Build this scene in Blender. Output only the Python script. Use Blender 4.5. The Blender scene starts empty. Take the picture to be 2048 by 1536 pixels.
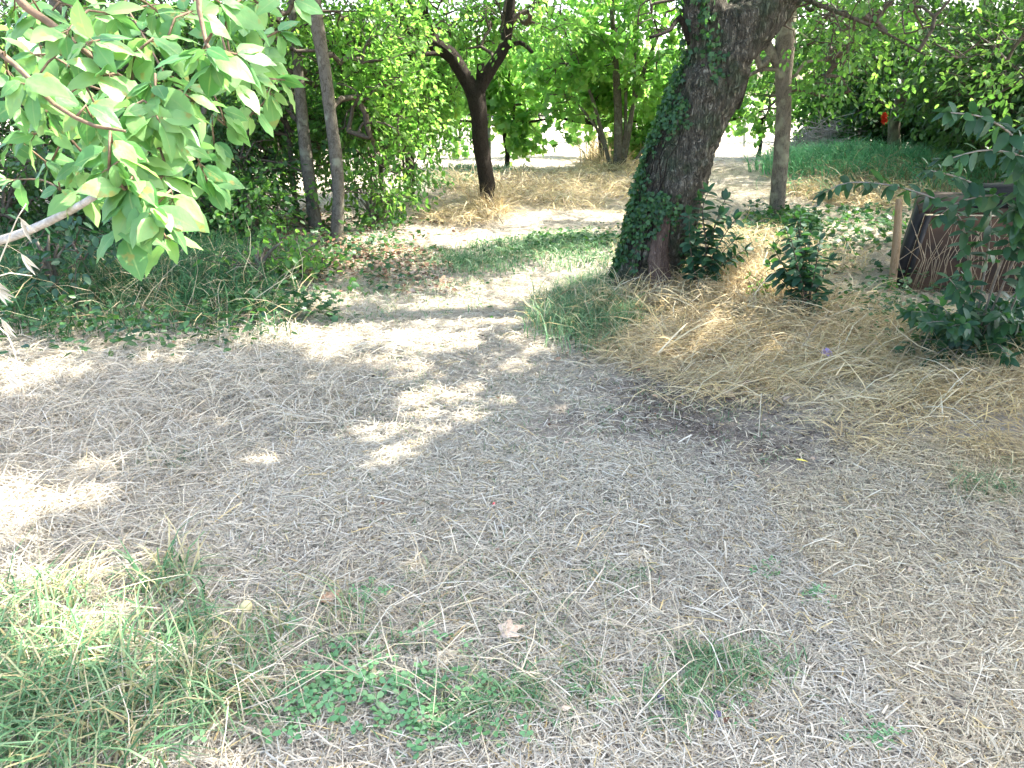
import bpy, math, random
import numpy as np
from mathutils import Vector

random.seed(7)
rng = np.random.default_rng(7)
SC = bpy.context.scene
COL = SC.collection

# ------------------------------------------------------------------ camera
CAM_H = 1.5
PITCH = math.radians(20.8)
F = 1547.0            # focal length in pixels of a 2048 px wide frame
cam = bpy.data.cameras.new("camera")
cam.lens = F / 2048 * 36
cam.sensor_width = 36
cam.clip_start = 0.05
cam.clip_end = 1500
camo = bpy.data.objects.new("camera", cam)
camo.location = (0, 0, CAM_H)
camo.rotation_euler = (math.pi / 2 - PITCH, 0, 0)
COL.objects.link(camo)
SC.camera = camo

# ------------------------------------------------------------------ light
SUN_AZ = math.atan2(0.95, 0.30)      # from +Y towards +X
SUN_EL = math.radians(53)
SUNV = np.array([math.sin(SUN_AZ) * math.cos(SUN_EL), math.cos(SUN_AZ) * math.cos(SUN_EL), math.sin(SUN_EL)])
w = bpy.data.worlds.new("World")
SC.world = w
w.use_nodes = True
nt = w.node_tree
bg = nt.nodes["Background"]
sky = nt.nodes.new("ShaderNodeTexSky")
sky.sky_type = 'NISHITA'
sky.sun_disc = False
sky.sun_elevation = SUN_EL
sky.sun_rotation = SUN_AZ
sky.air_density = 1.0
sky.dust_density = 3.5
sky.ozone_density = 1.0
nt.links.new(sky.outputs[0], bg.inputs[0])
bg.inputs[1].default_value = 0.15
sl = bpy.data.lights.new("sun", 'SUN')
sl.energy = 3.7
sl.angle = math.radians(0.5)
sl.color = (1.0, 0.95, 0.86)
slo = bpy.data.objects.new("sun", sl)
slo.rotation_euler = Vector(-SUNV).to_track_quat('-Z', 'Y').to_euler()
slo.location = (8, 6, 20)
COL.objects.link(slo)
SC.view_settings.view_transform = 'Standard'
SC.view_settings.look = 'None'
SC.view_settings.gamma = 1
SC.view_settings.exposure = 2.93
SC.cycles.max_bounces = 7
SC.cycles.diffuse_bounces = 5
SC.cycles.glossy_bounces = 2
SC.cycles.transmission_bounces = 4
SC.cycles.transparent_max_bounces = 4
SC.cycles.caustics_reflective = False
SC.cycles.caustics_refractive = False

# ------------------------------------------------------------------ geometry helpers
def H(x, y):
    """height of the ground"""
    x = np.asarray(x, float); y = np.asarray(y, float)
    h = 0.018 * np.sin(1.9 * x + 0.7 * y) + 0.014 * np.sin(2.7 * y - 1.3 * x + 1) + 0.008 * np.sin(5.1 * x + 1.7) * np.sin(4.3 * y)
    h = h + 0.10 * np.exp(-((x - 0.9) ** 2 / 7.0 + (y - 14.2) ** 2 / 2.5))
    h = h + 0.30 * np.exp(-((x - 6.4) ** 2 / 4.0 + (y - 14.0) ** 2 / 6.0))
    h = h + 0.12 * np.exp(-((x - 1.45) ** 2 + (y - 5.95) ** 2) / 0.5)
    h = h + 0.10 / (1 + np.exp((x + 2.9 + 0.2 * (y - 4)) * 4)) * (y > 2)
    return h

def ray(px, py):
    xx = (px - 1024) / F; yy = (768 - py) / F
    return np.array([xx, math.cos(PITCH) + yy * math.sin(PITCH), -math.sin(PITCH) + yy * math.cos(PITCH)])

def at(px, py, Y):
    r = ray(px, py); t = Y / r[1]
    return np.array([t * r[0], Y, CAM_H + t * r[2]])

def G(px, py):
    r = ray(px, py); t = -CAM_H / r[2]
    return np.array([t * r[0], t * r[1], 0.0])

def norm(v):
    v = np.asarray(v, float)
    return v / np.maximum(np.linalg.norm(v, axis=-1, keepdims=True), 1e-9)

class MB:
    def __init__(self):
        self.v = []; self.l = []; self.t = []; self.r = []; self.q = []; self.n = 0
        self.mi = []
    def add(self, verts, loops, totals, rnd=None, tint=None, mi=0):
        verts = np.asarray(verts, float).reshape(-1, 3)
        self.v.append(verts)
        self.l.append(np.asarray(loops, np.int64).ravel() + self.n)
        tt = np.asarray(totals, np.int64).ravel()
        self.t.append(tt)
        self.mi.append(np.full(len(tt), mi))
        k = len(verts)
        self.r.append(np.full(k, 0.5) if rnd is None else np.broadcast_to(rnd, (k,)).astype(float))
        self.q.append(np.zeros(k) if tint is None else np.broadcast_to(tint, (k,)).astype(float))
        self.n += k
    def scatter(self, tv, tf, pos, d, up, scale, rnd=None, tint=None, mi=0):
        """copies of a template (leaf lies along +Y with its face to +Z) at pos, along d, face towards up"""
        pos = np.asarray(pos, float)
        n = len(pos)
        if n == 0: return
        tv = np.asarray(tv, float)
        y = norm(d); x = norm(np.cross(y, up)); z = np.cross(x, y)
        scale = np.asarray(scale, float)
        if scale.ndim == 1: scale = np.repeat(scale[:, None], 3, 1)
        s = tv[None] * scale[:, None, :]
        vv = s[:, :, 0:1] * x[:, None] + s[:, :, 1:2] * y[:, None] + s[:, :, 2:3] * z[:, None] + pos[:, None]
        k = len(tv)
        fl = np.concatenate([np.asarray(f) for f in tf]); ft = np.array([len(f) for f in tf])
        loops = (fl[None] + (np.arange(n) * k)[:, None]).ravel()
        tot = np.tile(ft, n)
        rnd = rng.random(n) if rnd is None else rnd
        if k == len(BL_V) and tv is not None and tint is None: tt = np.tile(np.tile([1, .5, 0, .5, 1], k // 5), n)
        else: tt = np.repeat(np.zeros(n) if tint is None else np.broadcast_to(tint, (n,)), k)
        self.add(vv.reshape(-1, 3), loops, tot, np.repeat(rnd, k), tt, mi)
    def prisms(self, A, B, ra, rb, sides=4, rnd=None, tint=None):
        A = np.asarray(A, float); B = np.asarray(B, float); n = len(A)
        if n == 0: return
        d = norm(B - A)
        ref = np.where(np.abs(d[:, 2:3]) > 0.9, np.array([[1., 0, 0]]), np.array([[0, 0, 1.]]))
        x = norm(np.cross(d, ref)); y = np.cross(d, x)
        ra = np.broadcast_to(ra, (n,)); rb = np.broadcast_to(rb, (n,))
        a = np.arange(sides) * 2 * np.pi / sides
        ring = np.cos(a)[None, :, None] * x[:, None] + np.sin(a)[None, :, None] * y[:, None]
        vv = np.concatenate([A[:, None] + ring * ra[:, None, None], B[:, None] + ring * rb[:, None, None]], 1)
        f = []
        for i in range(sides):
            j = (i + 1) % sides
            f += [i, j, sides + j, sides + i]
        loops = (np.array(f)[None] + (np.arange(n) * 2 * sides)[:, None]).ravel()
        r = rng.random(n) if rnd is None else np.broadcast_to(rnd, (n,))
        tt = np.zeros(n) if tint is None else np.broadcast_to(tint, (n,))
        self.add(vv.reshape(-1, 3), loops, np.full(n * sides, 4), np.repeat(r, 2 * sides), np.repeat(tt, 2 * sides))
    def tube(self, pts, rad, sides=10, step=0.06, rough=0.0, seed=0, cap=True):
        P, R = smooth(pts, rad, step)
        n = len(P)
        T = norm(np.gradient(P, axis=0))
        u = norm(np.cross(T[0], [0.3, 1, 0.2]))
        U = []
        for i in range(n):
            u = norm(u - T[i] * np.dot(u, T[i])); U.append(u)
        U = np.array(U); W = np.cross(T, U)
        a = np.arange(sides) * 2 * np.pi / sides
        rr = R[:, None] * np.ones(sides)[None]
        if rough:
            rs = np.random.default_rng(seed)
            L = np.concatenate([[0], np.cumsum(np.linalg.norm(np.diff(P, axis=0), axis=1))])
            for k in (2, 3, 5, 8):
                rr = rr * (1 + rough / k ** 0.5 * np.sin(k * a[None] + 1.3 * np.sin(L[:, None] * (2 + k) + rs.random() * 6) + rs.random() * 6))
            rr = rr * (1 + rough * 0.5 * rs.standard_normal(rr.shape))
        vv = P[:, None] + rr[:, :, None] * (np.cos(a)[None, :, None] * U[:, None] + np.sin(a)[None, :, None] * W[:, None])
        idx = np.arange(n * sides).reshape(n, sides)
        q = np.stack([idx[:-1], np.roll(idx, -1, 1)[:-1], np.roll(idx, -1, 1)[1:], idx[1:]], -1).reshape(-1)
        loops = list(q); tot = [4] * ((n - 1) * sides)
        if cap:
            loops += list(idx[-1]) + list(idx[0][::-1]); tot += [sides, sides]
        self.add(vv.reshape(-1, 3), loops, tot)
        return P, R
    def build(self, name, mats, parent=None, base=None, smooth_=False):
        if not self.v: return None
        V = np.concatenate(self.v)
        if base is not None: V = V - np.asarray(base)
        L = np.concatenate(self.l); T = np.concatenate(self.t)
        me = bpy.data.meshes.new(name)
        me.vertices.add(len(V)); me.vertices.foreach_set("co", V.astype(np.float32).ravel())
        me.loops.add(len(L)); me.loops.foreach_set("vertex_index", L.astype(np.int32))
        me.polygons.add(len(T))
        st = np.concatenate([[0], np.cumsum(T)[:-1]])
        me.polygons.foreach_set("loop_start", st.astype(np.int32))
        for nm, arr in (("rnd", self.r), ("tint", self.q)):
            at_ = me.attributes.new(nm, 'FLOAT', 'POINT')
            at_.data.foreach_set("value", np.concatenate(arr).astype(np.float32))
        if not isinstance(mats, (list, tuple)): mats = [mats]
        for m in mats: me.materials.append(m)
        if len(mats) > 1: me.polygons.foreach_set("material_index", np.concatenate(self.mi).astype(np.int32))
        if smooth_: me.polygons.foreach_set("use_smooth", np.ones(len(T), bool))
        me.update(calc_edges=True)
        o = bpy.data.objects.new(name, me)
        COL.objects.link(o)
        if parent is not None: o.parent = parent
        elif base is not None: o.location = tuple(base)
        return o

def smooth(pts, rad, step=0.06):
    P = np.asarray(pts, float); R = np.asarray(rad, float)
    if R.ndim == 0: R = np.full(len(P), float(R))
    out = []; ro = []
    for i in range(len(P) - 1):
        p0 = P[max(i - 1, 0)]; p1 = P[i]; p2 = P[i + 1]; p3 = P[min(i + 2, len(P) - 1)]
        n = max(1, int(np.linalg.norm(p2 - p1) / step))
        for k in range(n):
            t = k / n
            out.append(0.5 * ((2 * p1) + (-p0 + p2) * t + (2 * p0 - 5 * p1 + 4 * p2 - p3) * t * t + (-p0 + 3 * p1 - 3 * p2 + p3) * t ** 3))
            ro.append(R[i] * (1 - t) + R[i + 1] * t)
    out.append(P[-1]); ro.append(R[-1])
    return np.array(out), np.array(ro)

def tag(o, label=None, cat=None, group=None, kind=None):
    if label: o['label'] = label
    if cat: o['category'] = cat
    if group: o['group'] = group
    if kind: o['kind'] = kind
    return o

def empty(name, loc, label, cat, group=None):
    o = bpy.data.objects.new(name, None)
    o.location = tuple(float(c) for c in loc); o.empty_display_size = 0.2
    COL.objects.link(o)
    return tag(o, label, cat, group)

# leaf templates: along +Y, face +Z
OV_V = [(0, 0, 0), (.26, .28, .05), (.24, .66, .05), (0, 1, -.05), (-.24, .66, .05), (-.26, .28, .05)]
OV_F = [(0, 1, 2, 3), (0, 3, 4, 5)]
NA_V = [(0, 0, 0), (.13, .3, .04), (.12, .65, .02), (0, 1, -.12), (-.12, .65, .02), (-.13, .3, .04)]
NA_F = OV_F
def lobed(pts, droop=0.08):
    v = [(0, 0, 0)]
    for r, a in pts:
        a = math.radians(a); v.append((r * math.sin(a), r * math.cos(a) * 1.0 + 0.32, -droop * r * abs(math.sin(a)) * 2))
    v[0] = (0, .3, .04)
    n = len(pts)
    f = [(0, 1 + i, 1 + (i + 1) % n)[::-1] for i in range(n)]
    return v, f
VI_V, VI_F = lobed([(.70, 0), (.40, 26), (.62, 52), (.38, 82), (.50, 118), (.30, 165), (.30, 195), (.50, 242), (.38, 278), (.62, 308), (.40, 334)])
IV_V, IV_F = lobed([(.7, 0), (.32, 30), (.58, 58), (.34, 95), (.46, 130), (.28, 180), (.46, 230), (.34, 265), (.58, 302), (.32, 330)])
def big_leaf():
    """plum leaf with midrib fold, curled edge and drooping tip"""
    v = []; f = []
    ws = [0.02, .17, .25, .285, .285, .25, .185, .095, 0.0]
    n = len(ws)
    for i, wd in enumerate(ws):
        y = i / (n - 1)
        z = -0.30 * y * y + 0.05 * y
        e = 0.10 * math.sin(i * 2.3)
        for s, k in ((-1, 1.0), (-.5, .5), (0, 0), (.5, .5), (1, 1.0)):
            v.append((s * wd * (1 if abs(s) < 1 else 1 + .05 * (i % 2)), y, z + wd * .38 * k - .30 * k * k * wd + e * (abs(s) == 1) * wd))
    for i in range(n - 1):
        for j in range(4):
            a = i * 5 + j
            f.append((a, a + 1, a + 6, a + 5))
    return v, f
BL_V, BL_F = big_leaf()
BLADE_V = [(-.5, 0, 0), (.5, 0, 0), (.42, .35, .06), (-.42, .35, .06), (.3, .68, .02), (-.3, .68, .02), (0, 1, -.14)]
BLADE_F = [(0, 1, 2, 3), (3, 2, 4, 5), (5, 4, 6)]
STRAW_V = [(-.5, 0, 0), (.5, 0, 0), (.5, .5, .03), (-.5, .5, .03), (.35, 1, 0), (-.35, 1, 0)]
STRAW_F = [(0, 1, 2, 3), (3, 2, 4, 5)]

# ------------------------------------------------------------------ materials
def new_mat(name):
    m = bpy.data.materials.new(name); m.use_nodes = True
    m.node_tree.nodes.clear()
    return m, m.node_tree.nodes, m.node_tree.links

def ramp(n, stops):
    r = n.new("ShaderNodeValToRGB")
    el = r.color_ramp.elements
    while len(el) > 1: el.remove(el[0])
    el[0].position = stops[0][0]; el[0].color = (*stops[0][1], 1)
    for p, c in stops[1:]:
        e = el.new(p); e.color = (*c, 1)
    return r

def leaf_mat(name, cols, trans, mix=0.45, rough=0.45, spec=0.35, rib=False):
    """cols: greens over the leaf's own random number, trans: colour of light passing through"""
    m, n, l = new_mat(name)
    a = n.new("ShaderNodeAttribute"); a.attribute_name = "rnd"
    r1 = ramp(n, [(i / (len(cols) - 1), c) for i, c in enumerate(cols)])
    r2 = ramp(n, [(i / (len(trans) - 1), c) for i, c in enumerate(trans)])
    l.new(a.outputs['Fac'], r1.inputs[0]); l.new(a.outputs['Fac'], r2.inputs[0])
    p = n.new("ShaderNodeBsdfPrincipled"); p.inputs['Roughness'].default_value = rough
    p.inputs['Specular IOR Level'].default_value = spec
    t = n.new("ShaderNodeBsdfTranslucent")
    mx = n.new("ShaderNodeMixShader"); mx.inputs[0].default_value = mix
    o = n.new("ShaderNodeOutputMaterial")
    c1 = r1.outputs[0]
    if rib:
        a2 = n.new("ShaderNodeAttribute"); a2.attribute_name = "tint"
        r3 = ramp(n, [(.03, (1, 1, 1)), (.10, (0, 0, 0))]); l.new(a2.outputs['Fac'], r3.inputs[0])
        mr = n.new("ShaderNodeMixRGB"); mr.inputs[2].default_value = (.24, .36, .14, 1)
        l.new(r3.outputs[0], mr.inputs[0]); l.new(c1, mr.inputs[1]); c1 = mr.outputs[0]
        ns = n.new("ShaderNodeTexNoise"); ns.inputs['Scale'].default_value = 38; ns.inputs['Detail'].default_value = 5
        g2 = n.new("ShaderNodeNewGeometry"); l.new(g2.outputs['Position'], ns.inputs[0])
        rs = ramp(n, [(.63, (0, 0, 0)), (.68, (1, 1, 1))]); l.new(ns.outputs['Fac'], rs.inputs[0])
        ms_ = n.new("ShaderNodeMixRGB"); ms_.inputs[2].default_value = (.30, .24, .08, 1)
        l.new(rs.outputs[0], ms_.inputs[0]); l.new(c1, ms_.inputs[1]); c1 = ms_.outputs[0]
        nm = n.new("ShaderNodeTexNoise"); nm.inputs['Scale'].default_value = 14; nm.inputs['Detail'].default_value = 3
        l.new(g2.outputs['Position'], nm.inputs[0])
        mv = n.new("ShaderNodeMixRGB"); mv.blend_type = 'MULTIPLY'; mv.inputs[0].default_value = 1
        rv = ramp(n, [(.35, (.72, .80, .72)), (.65, (1.12, 1.08, .95))]); l.new(nm.outputs['Fac'], rv.inputs[0])
        l.new(c1, mv.inputs[1]); l.new(rv.outputs[0], mv.inputs[2]); c1 = mv.outputs[0]
        nz = n.new("ShaderNodeTexNoise"); nz.inputs['Scale'].default_value = 90; nz.inputs['Detail'].default_value = 4
        g_ = n.new("ShaderNodeNewGeometry"); l.new(g_.outputs['Position'], nz.inputs[0])
        bp = n.new("ShaderNodeBump"); bp.inputs['Strength'].default_value = .35; bp.inputs['Distance'].default_value = .004
        l.new(nz.outputs['Fac'], bp.inputs['Height']); l.new(bp.outputs[0], p.inputs['Normal'])
    l.new(c1, p.inputs['Base Color']); l.new(r2.outputs[0], t.inputs[0])
    l.new(p.outputs[0], mx.inputs[1]); l.new(t.outputs[0], mx.inputs[2]); l.new(mx.outputs[0], o.inputs[0])
    return m

def bark_mat(name, dark, mid, light, scale=9.0, stretch=0.22, bump=0.6, lichen=None, lichen_amt=0.5):
    m, n, l = new_mat(name)
    tc = n.new("ShaderNodeTexCoord"); mp = n.new("ShaderNodeMapping")
    mp.inputs['Scale'].default_value = (1, 1, stretch)
    l.new(tc.outputs['Object'], mp.inputs[0])
    nz = n.new("ShaderNodeTexNoise"); nz.inputs['Scale'].default_value = scale * 2.2; nz.inputs['Detail'].default_value = 8; nz.inputs['Distortion'].default_value = 1.2
    vo = n.new("ShaderNodeTexVoronoi"); vo.feature = 'DISTANCE_TO_EDGE'; vo.inputs['Scale'].default_value = scale * 1.6
    l.new(mp.outputs[0], nz.inputs[0])
    mxv = n.new("ShaderNodeMixRGB"); mxv.inputs[0].default_value = 0.25
    l.new(mp.outputs[0], mxv.inputs[1]); l.new(nz.outputs['Color'], mxv.inputs[2]); l.new(mxv.outputs[0], vo.inputs[0])
    cr = ramp(n, [(0.0, dark), (0.45, mid), (0.8, light)])
    ad = n.new("ShaderNodeMath"); ad.operation = 'MULTIPLY_ADD'; ad.inputs[1].default_value = 1.6; ad.inputs[2].default_value = -0.1
    vm = n.new("ShaderNodeMath"); vm.operation = 'MINIMUM'; vm.inputs[1].default_value = 0.25
    l.new(vo.outputs['Distance'], vm.inputs[0])
    mul = n.new("ShaderNodeMath"); mul.operation = 'MULTIPLY_ADD'; mul.inputs[1].default_value = 1.5
    l.new(vm.outputs[0], mul.inputs[0]); l.new(nz.outputs['Fac'], ad.inputs[0])
    sc2 = n.new("ShaderNodeMath"); sc2.operation = 'MULTIPLY'; sc2.inputs[1].default_value = 0.75
    l.new(ad.outputs[0], sc2.inputs[0]); l.new(sc2.outputs[0], mul.inputs[2])
    l.new(mul.outputs[0], cr.inputs[0])
    col = cr.outputs[0]
    if lichen:
        n2 = n.new("ShaderNodeTexNoise"); n2.inputs['Scale'].default_value = 7; n2.inputs['Detail'].default_value = 6
        l.new(tc.outputs['Object'], n2.inputs[0])
        r2 = ramp(n, [(0.62 - 0.2 * lichen_amt, (0, 0, 0)), (0.70 - 0.1 * lichen_amt, (1, 1, 1))])
        l.new(n2.outputs['Fac'], r2.inputs[0])
        mm = n.new("ShaderNodeMixRGB"); mm.inputs[2].default_value = (*lichen, 1)
        sc = n.new("ShaderNodeMath"); sc.operation = 'MULTIPLY'; sc.inputs[1].default_value = 0.7
        l.new(r2.outputs[0], sc.inputs[0]); l.new(sc.outputs[0], mm.inputs[0]); l.new(col, mm.inputs[1]); col = mm.outputs[0]
    p = n.new("ShaderNodeBsdfPrincipled"); p.inputs['Roughness'].default_value = 0.9; p.inputs['Specular IOR Level'].default_value = 0.15
    b = n.new("ShaderNodeBump"); b.inputs['Strength'].default_value = bump; b.inputs['Distance'].default_value = 0.03
    l.new(mul.outputs[0], b.inputs['Height']); l.new(b.outputs[0], p.inputs['Normal'])
    l.new(col, p.inputs['Base Color'])
    o = n.new("ShaderNodeOutputMaterial"); l.new(p.outputs[0], o.inputs[0])
    return m

def two_tone_mat(name, a_cols, b_cols, trans=0.25, rough=0.7):
    """blade material: palette a to palette b by the 'tint' attribute, within a palette by 'rnd'"""
    m, n, l = new_mat(name)
    a = n.new("ShaderNodeAttribute"); a.attribute_name = "rnd"
    t_ = n.new("ShaderNodeAttribute"); t_.attribute_name = "tint"
    r1 = ramp(n, [(i / (len(a_cols) - 1), c) for i, c in enumerate(a_cols)])
    r2 = ramp(n, [(i / (len(b_cols) - 1), c) for i, c in enumerate(b_cols)])
    l.new(a.outputs['Fac'], r1.inputs[0]); l.new(a.outputs['Fac'], r2.inputs[0])
    mx = n.new("ShaderNodeMixRGB"); l.new(t_.outputs['Fac'], mx.inputs[0]); l.new(r1.outputs[0], mx.inputs[1]); l.new(r2.outputs[0], mx.inputs[2])
    p = n.new("ShaderNodeBsdfPrincipled"); p.inputs['Roughness'].default_value = rough; p.inputs['Specular IOR Level'].default_value = 0.25
    tr = n.new("ShaderNodeBsdfTranslucent"); ms = n.new("ShaderNodeMixShader"); ms.inputs[0].default_value = trans
    l.new(mx.outputs[0], p.inputs['Base Color']); l.new(mx.outputs[0], tr.inputs[0])
    o = n.new("ShaderNodeOutputMaterial")
    l.new(p.outputs[0], ms.inputs[1]); l.new(tr.outputs[0], ms.inputs[2]); l.new(ms.outputs[0], o.inputs[0])
    return m

def plain_mat(name, c1, c2, scale=20, rough=0.8, bump=0.3, metal=0.0):
    m, n, l = new_mat(name)
    tc = n.new("ShaderNodeTexCoord"); nz = n.new("ShaderNodeTexNoise"); nz.inputs['Scale'].default_value = scale; nz.inputs['Detail'].default_value = 6
    l.new(tc.outputs['Object'], nz.inputs[0])
    r = ramp(n, [(0.3, c1), (0.7, c2)]); l.new(nz.outputs['Fac'], r.inputs[0])
    p = n.new("ShaderNodeBsdfPrincipled"); p.inputs['Roughness'].default_value = rough; p.inputs['Metallic'].default_value = metal
    p.inputs['Specular IOR Level'].default_value = 0.3
    b = n.new("ShaderNodeBump"); b.inputs['Strength'].default_value = bump; b.inputs['Distance'].default_value = 0.01
    l.new(nz.outputs['Fac'], b.inputs['Height']); l.new(b.outputs[0], p.inputs['Normal']); l.new(r.outputs[0], p.inputs['Base Color'])
    o = n.new("ShaderNodeOutputMaterial"); l.new(p.outputs[0], o.inputs[0])
    return m

M = {}
M['plum_leaf'] = leaf_mat('plum_leaf', [(.08, .20, .075), (.12, .27, .10), (.17, .33, .12), (.20, .36, .14), (.26, .40, .15)], [(.12, .34, .07), (.20, .44, .10), (.32, .52, .12)], mix=.42, rough=.45, spec=.4, rib=True)
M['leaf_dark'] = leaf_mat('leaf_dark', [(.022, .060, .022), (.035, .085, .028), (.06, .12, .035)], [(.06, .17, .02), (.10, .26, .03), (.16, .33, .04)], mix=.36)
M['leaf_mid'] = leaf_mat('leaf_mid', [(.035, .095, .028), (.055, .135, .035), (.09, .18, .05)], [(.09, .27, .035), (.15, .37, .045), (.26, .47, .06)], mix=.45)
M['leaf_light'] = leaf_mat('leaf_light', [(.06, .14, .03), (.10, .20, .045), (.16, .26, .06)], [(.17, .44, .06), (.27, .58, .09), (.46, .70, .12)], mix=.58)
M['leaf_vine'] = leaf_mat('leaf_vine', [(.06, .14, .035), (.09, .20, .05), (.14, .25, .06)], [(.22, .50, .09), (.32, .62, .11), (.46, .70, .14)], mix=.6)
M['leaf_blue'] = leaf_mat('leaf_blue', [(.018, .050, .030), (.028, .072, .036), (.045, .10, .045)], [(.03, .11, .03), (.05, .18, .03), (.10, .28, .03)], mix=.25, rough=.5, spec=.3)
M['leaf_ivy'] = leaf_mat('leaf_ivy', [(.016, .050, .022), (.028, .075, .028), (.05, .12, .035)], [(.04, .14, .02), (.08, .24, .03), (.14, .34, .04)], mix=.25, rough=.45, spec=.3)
M['bark_old'] = bark_mat('bark_old', (.022, .019, .014), (.078, .069, .051), (.16, .145, .11), scale=12, stretch=.20, bump=1.4, lichen=(.06, .085, .045), lichen_amt=.7)
M['bark_dark'] = bark_mat('bark_dark', (.014, .011, .009), (.038, .029, .022), (.08, .064, .05), scale=20, stretch=.45, bump=1.2)
M['bark_grey'] = bark_mat('bark_grey', (.04, .033, .024), (.09, .075, .055), (.17, .145, .11), scale=14, stretch=.35, bump=.7, lichen=(.30, .29, .20), lichen_amt=.6)
M['bark_smooth'] = bark_mat('bark_smooth', (.03, .026, .019), (.07, .06, .045), (.13, .115, .09), scale=10, stretch=.6, bump=.4, lichen=(.24, .25, .18), lichen_amt=.3)
M['twig'] = plain_mat('twig', (.04, .032, .024), (.11, .085, .06), 30)
M['twig_red'] = plain_mat('twig_red', (.09, .065, .04), (.20, .13, .08), 60, bump=.5)
M['twig_pale'] = plain_mat('twig_pale', (.22, .20, .17), (.50, .47, .42), 70, bump=.6)
M['twig_grey'] = plain_mat('twig_grey', (.14, .12, .10), (.26, .23, .19), 40, bump=.2)
M['twig_dead'] = plain_mat('twig_dead', (.24, .20, .19), (.42, .37, .35), 30)
M['wood'] = bark_mat('wood', (.10, .06, .03), (.22, .14, .07), (.32, .22, .13), scale=18, stretch=.08, bump=.5)
M['post'] = bark_mat('post', (.20, .21, .19), (.30, .31, .28), (.40, .40, .36), scale=22, stretch=.06, bump=.3)
M['rust'] = plain_mat('rust', (.020, .013, .009), (.080, .042, .022), 5, rough=.8, bump=.3)
M['black_iron'] = plain_mat('black_iron', (.008, .008, .008), (.022, .019, .017), 14, rough=.7)
STRAW_A = [(.22, .19, .148), (.385, .345, .272), (.50, .46, .375), (.61, .572, .485)]
STRAW_B = [(.15, .105, .055), (.42, .30, .13), (.60, .46, .21), (.68, .58, .38)]
M['straw'] = two_tone_mat('straw', STRAW_A, STRAW_B, trans=.2)
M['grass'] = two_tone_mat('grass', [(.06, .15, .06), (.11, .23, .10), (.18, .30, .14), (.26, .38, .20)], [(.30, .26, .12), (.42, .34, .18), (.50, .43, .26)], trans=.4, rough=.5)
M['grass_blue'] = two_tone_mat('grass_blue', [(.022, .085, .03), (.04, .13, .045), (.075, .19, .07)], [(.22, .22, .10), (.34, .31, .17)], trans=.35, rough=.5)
M['oat'] = two_tone_mat('oat', [(.42, .37, .28), (.58, .53, .43), (.70, .66, .57)], [(.55, .5, .4), (.7, .6, .5)], trans=.3)

def ground_mat():
    m, n, l = new_mat('ground_soil_and_chaff')
    tc = n.new("ShaderNodeTexCoord")
    geo = n.new("ShaderNodeNewGeometry")
    big = n.new("ShaderNodeTexNoise"); big.inputs['Scale'].default_value = 0.9; big.inputs['Detail'].default_value = 6
    l.new(geo.outputs['Position'], big.inputs[0])
    fine = n.new("ShaderNodeTexNoise"); fine.inputs['Scale'].default_value = 60; fine.inputs['Detail'].default_value = 8; fine.inputs['Distortion'].default_value = 2
    l.new(geo.outputs['Position'], fine.inputs[0])
    mp = n.new("ShaderNodeMapping"); mp.inputs['Scale'].default_value = (30, 140, 30); mp.inputs['Rotation'].default_value = (0, 0, .4)
    l.new(geo.outputs['Position'], mp.inputs[0])
    fib = n.new("ShaderNodeTexNoise"); fib.inputs['Scale'].default_value = 1; fib.inputs['Detail'].default_value = 5; fib.inputs['Distortion'].default_value = 3
    l.new(mp.outputs[0], fib.inputs[0])
    soil = ramp(n, [(.32, (.05, .038, .030)), (.5, (.14, .11, .087)), (.62, (.26, .215, .175)), (.7, (.38, .33, .27))])
    l.new(fine.outputs['Fac'], soil.inputs[0])
    chaff = ramp(n, [(.35, (.22, .185, .15)), (.5, (.36, .315, .255)), (.65, (.50, .45, .37))])
    l.new(fib.outputs['Fac'], chaff.inputs[0])
    att = n.new("ShaderNodeAttribute"); att.attribute_name = 'chaff'
    ad = n.new("ShaderNodeMath"); ad.operation = 'MULTIPLY_ADD'; ad.inputs[1].default_value = 1.4; ad.inputs[2].default_value = -.7
    l.new(big.outputs['Fac'], ad.inputs[0])
    s = n.new("ShaderNodeMath"); s.operation = 'ADD'; s.use_clamp = True
    l.new(ad.outputs[0], s.inputs[0]); l.new(att.outputs['Fac'], s.inputs[1])
    mx = n.new("ShaderNodeMixRGB"); l.new(s.outputs[0], mx.inputs[0]); l.new(soil.outputs[0], mx.inputs[1]); l.new(chaff.outputs[0], mx.inputs[2])
    p = n.new("ShaderNodeBsdfPrincipled"); p.inputs['Roughness'].default_value = .95; p.inputs['Specular IOR Level'].default_value = .1
    b = n.new("ShaderNodeBump"); b.inputs['Strength'].default_value = .8; b.inputs['Distance'].default_value = .02
    sm = n.new("ShaderNodeMath"); sm.operation = 'ADD'; l.new(fine.outputs['Fac'], sm.inputs[0]); l.new(fib.outputs['Fac'], sm.inputs[1])
    l.new(sm.outputs[0], b.inputs['Height']); l.new(b.outputs[0], p.inputs['Normal'])
    l.new(mx.outputs[0], p.inputs['Base Color'])
    o = n.new("ShaderNodeOutputMaterial"); l.new(p.outputs[0], o.inputs[0])
    return m
M['ground'] = ground_mat()

# ------------------------------------------------------------------ zones on the ground (centres and radii in metres)
def zone(px, py, rx, ry, soft=.5):
    """elliptical zone of ground whose outline was read off the photograph; returns a soft mask over world x, y"""
    c = G(px, py); e = G(px + rx, py); u = G(px, max(py - ry, 200)); d = G(px, py + ry)
    return (c[0], (u[1] + d[1]) / 2, abs(e[0] - c[0]), max((u[1] - d[1]) / 2, .05), (u[0] - d[0]) / max(u[1] - d[1], .05), soft)

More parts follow.
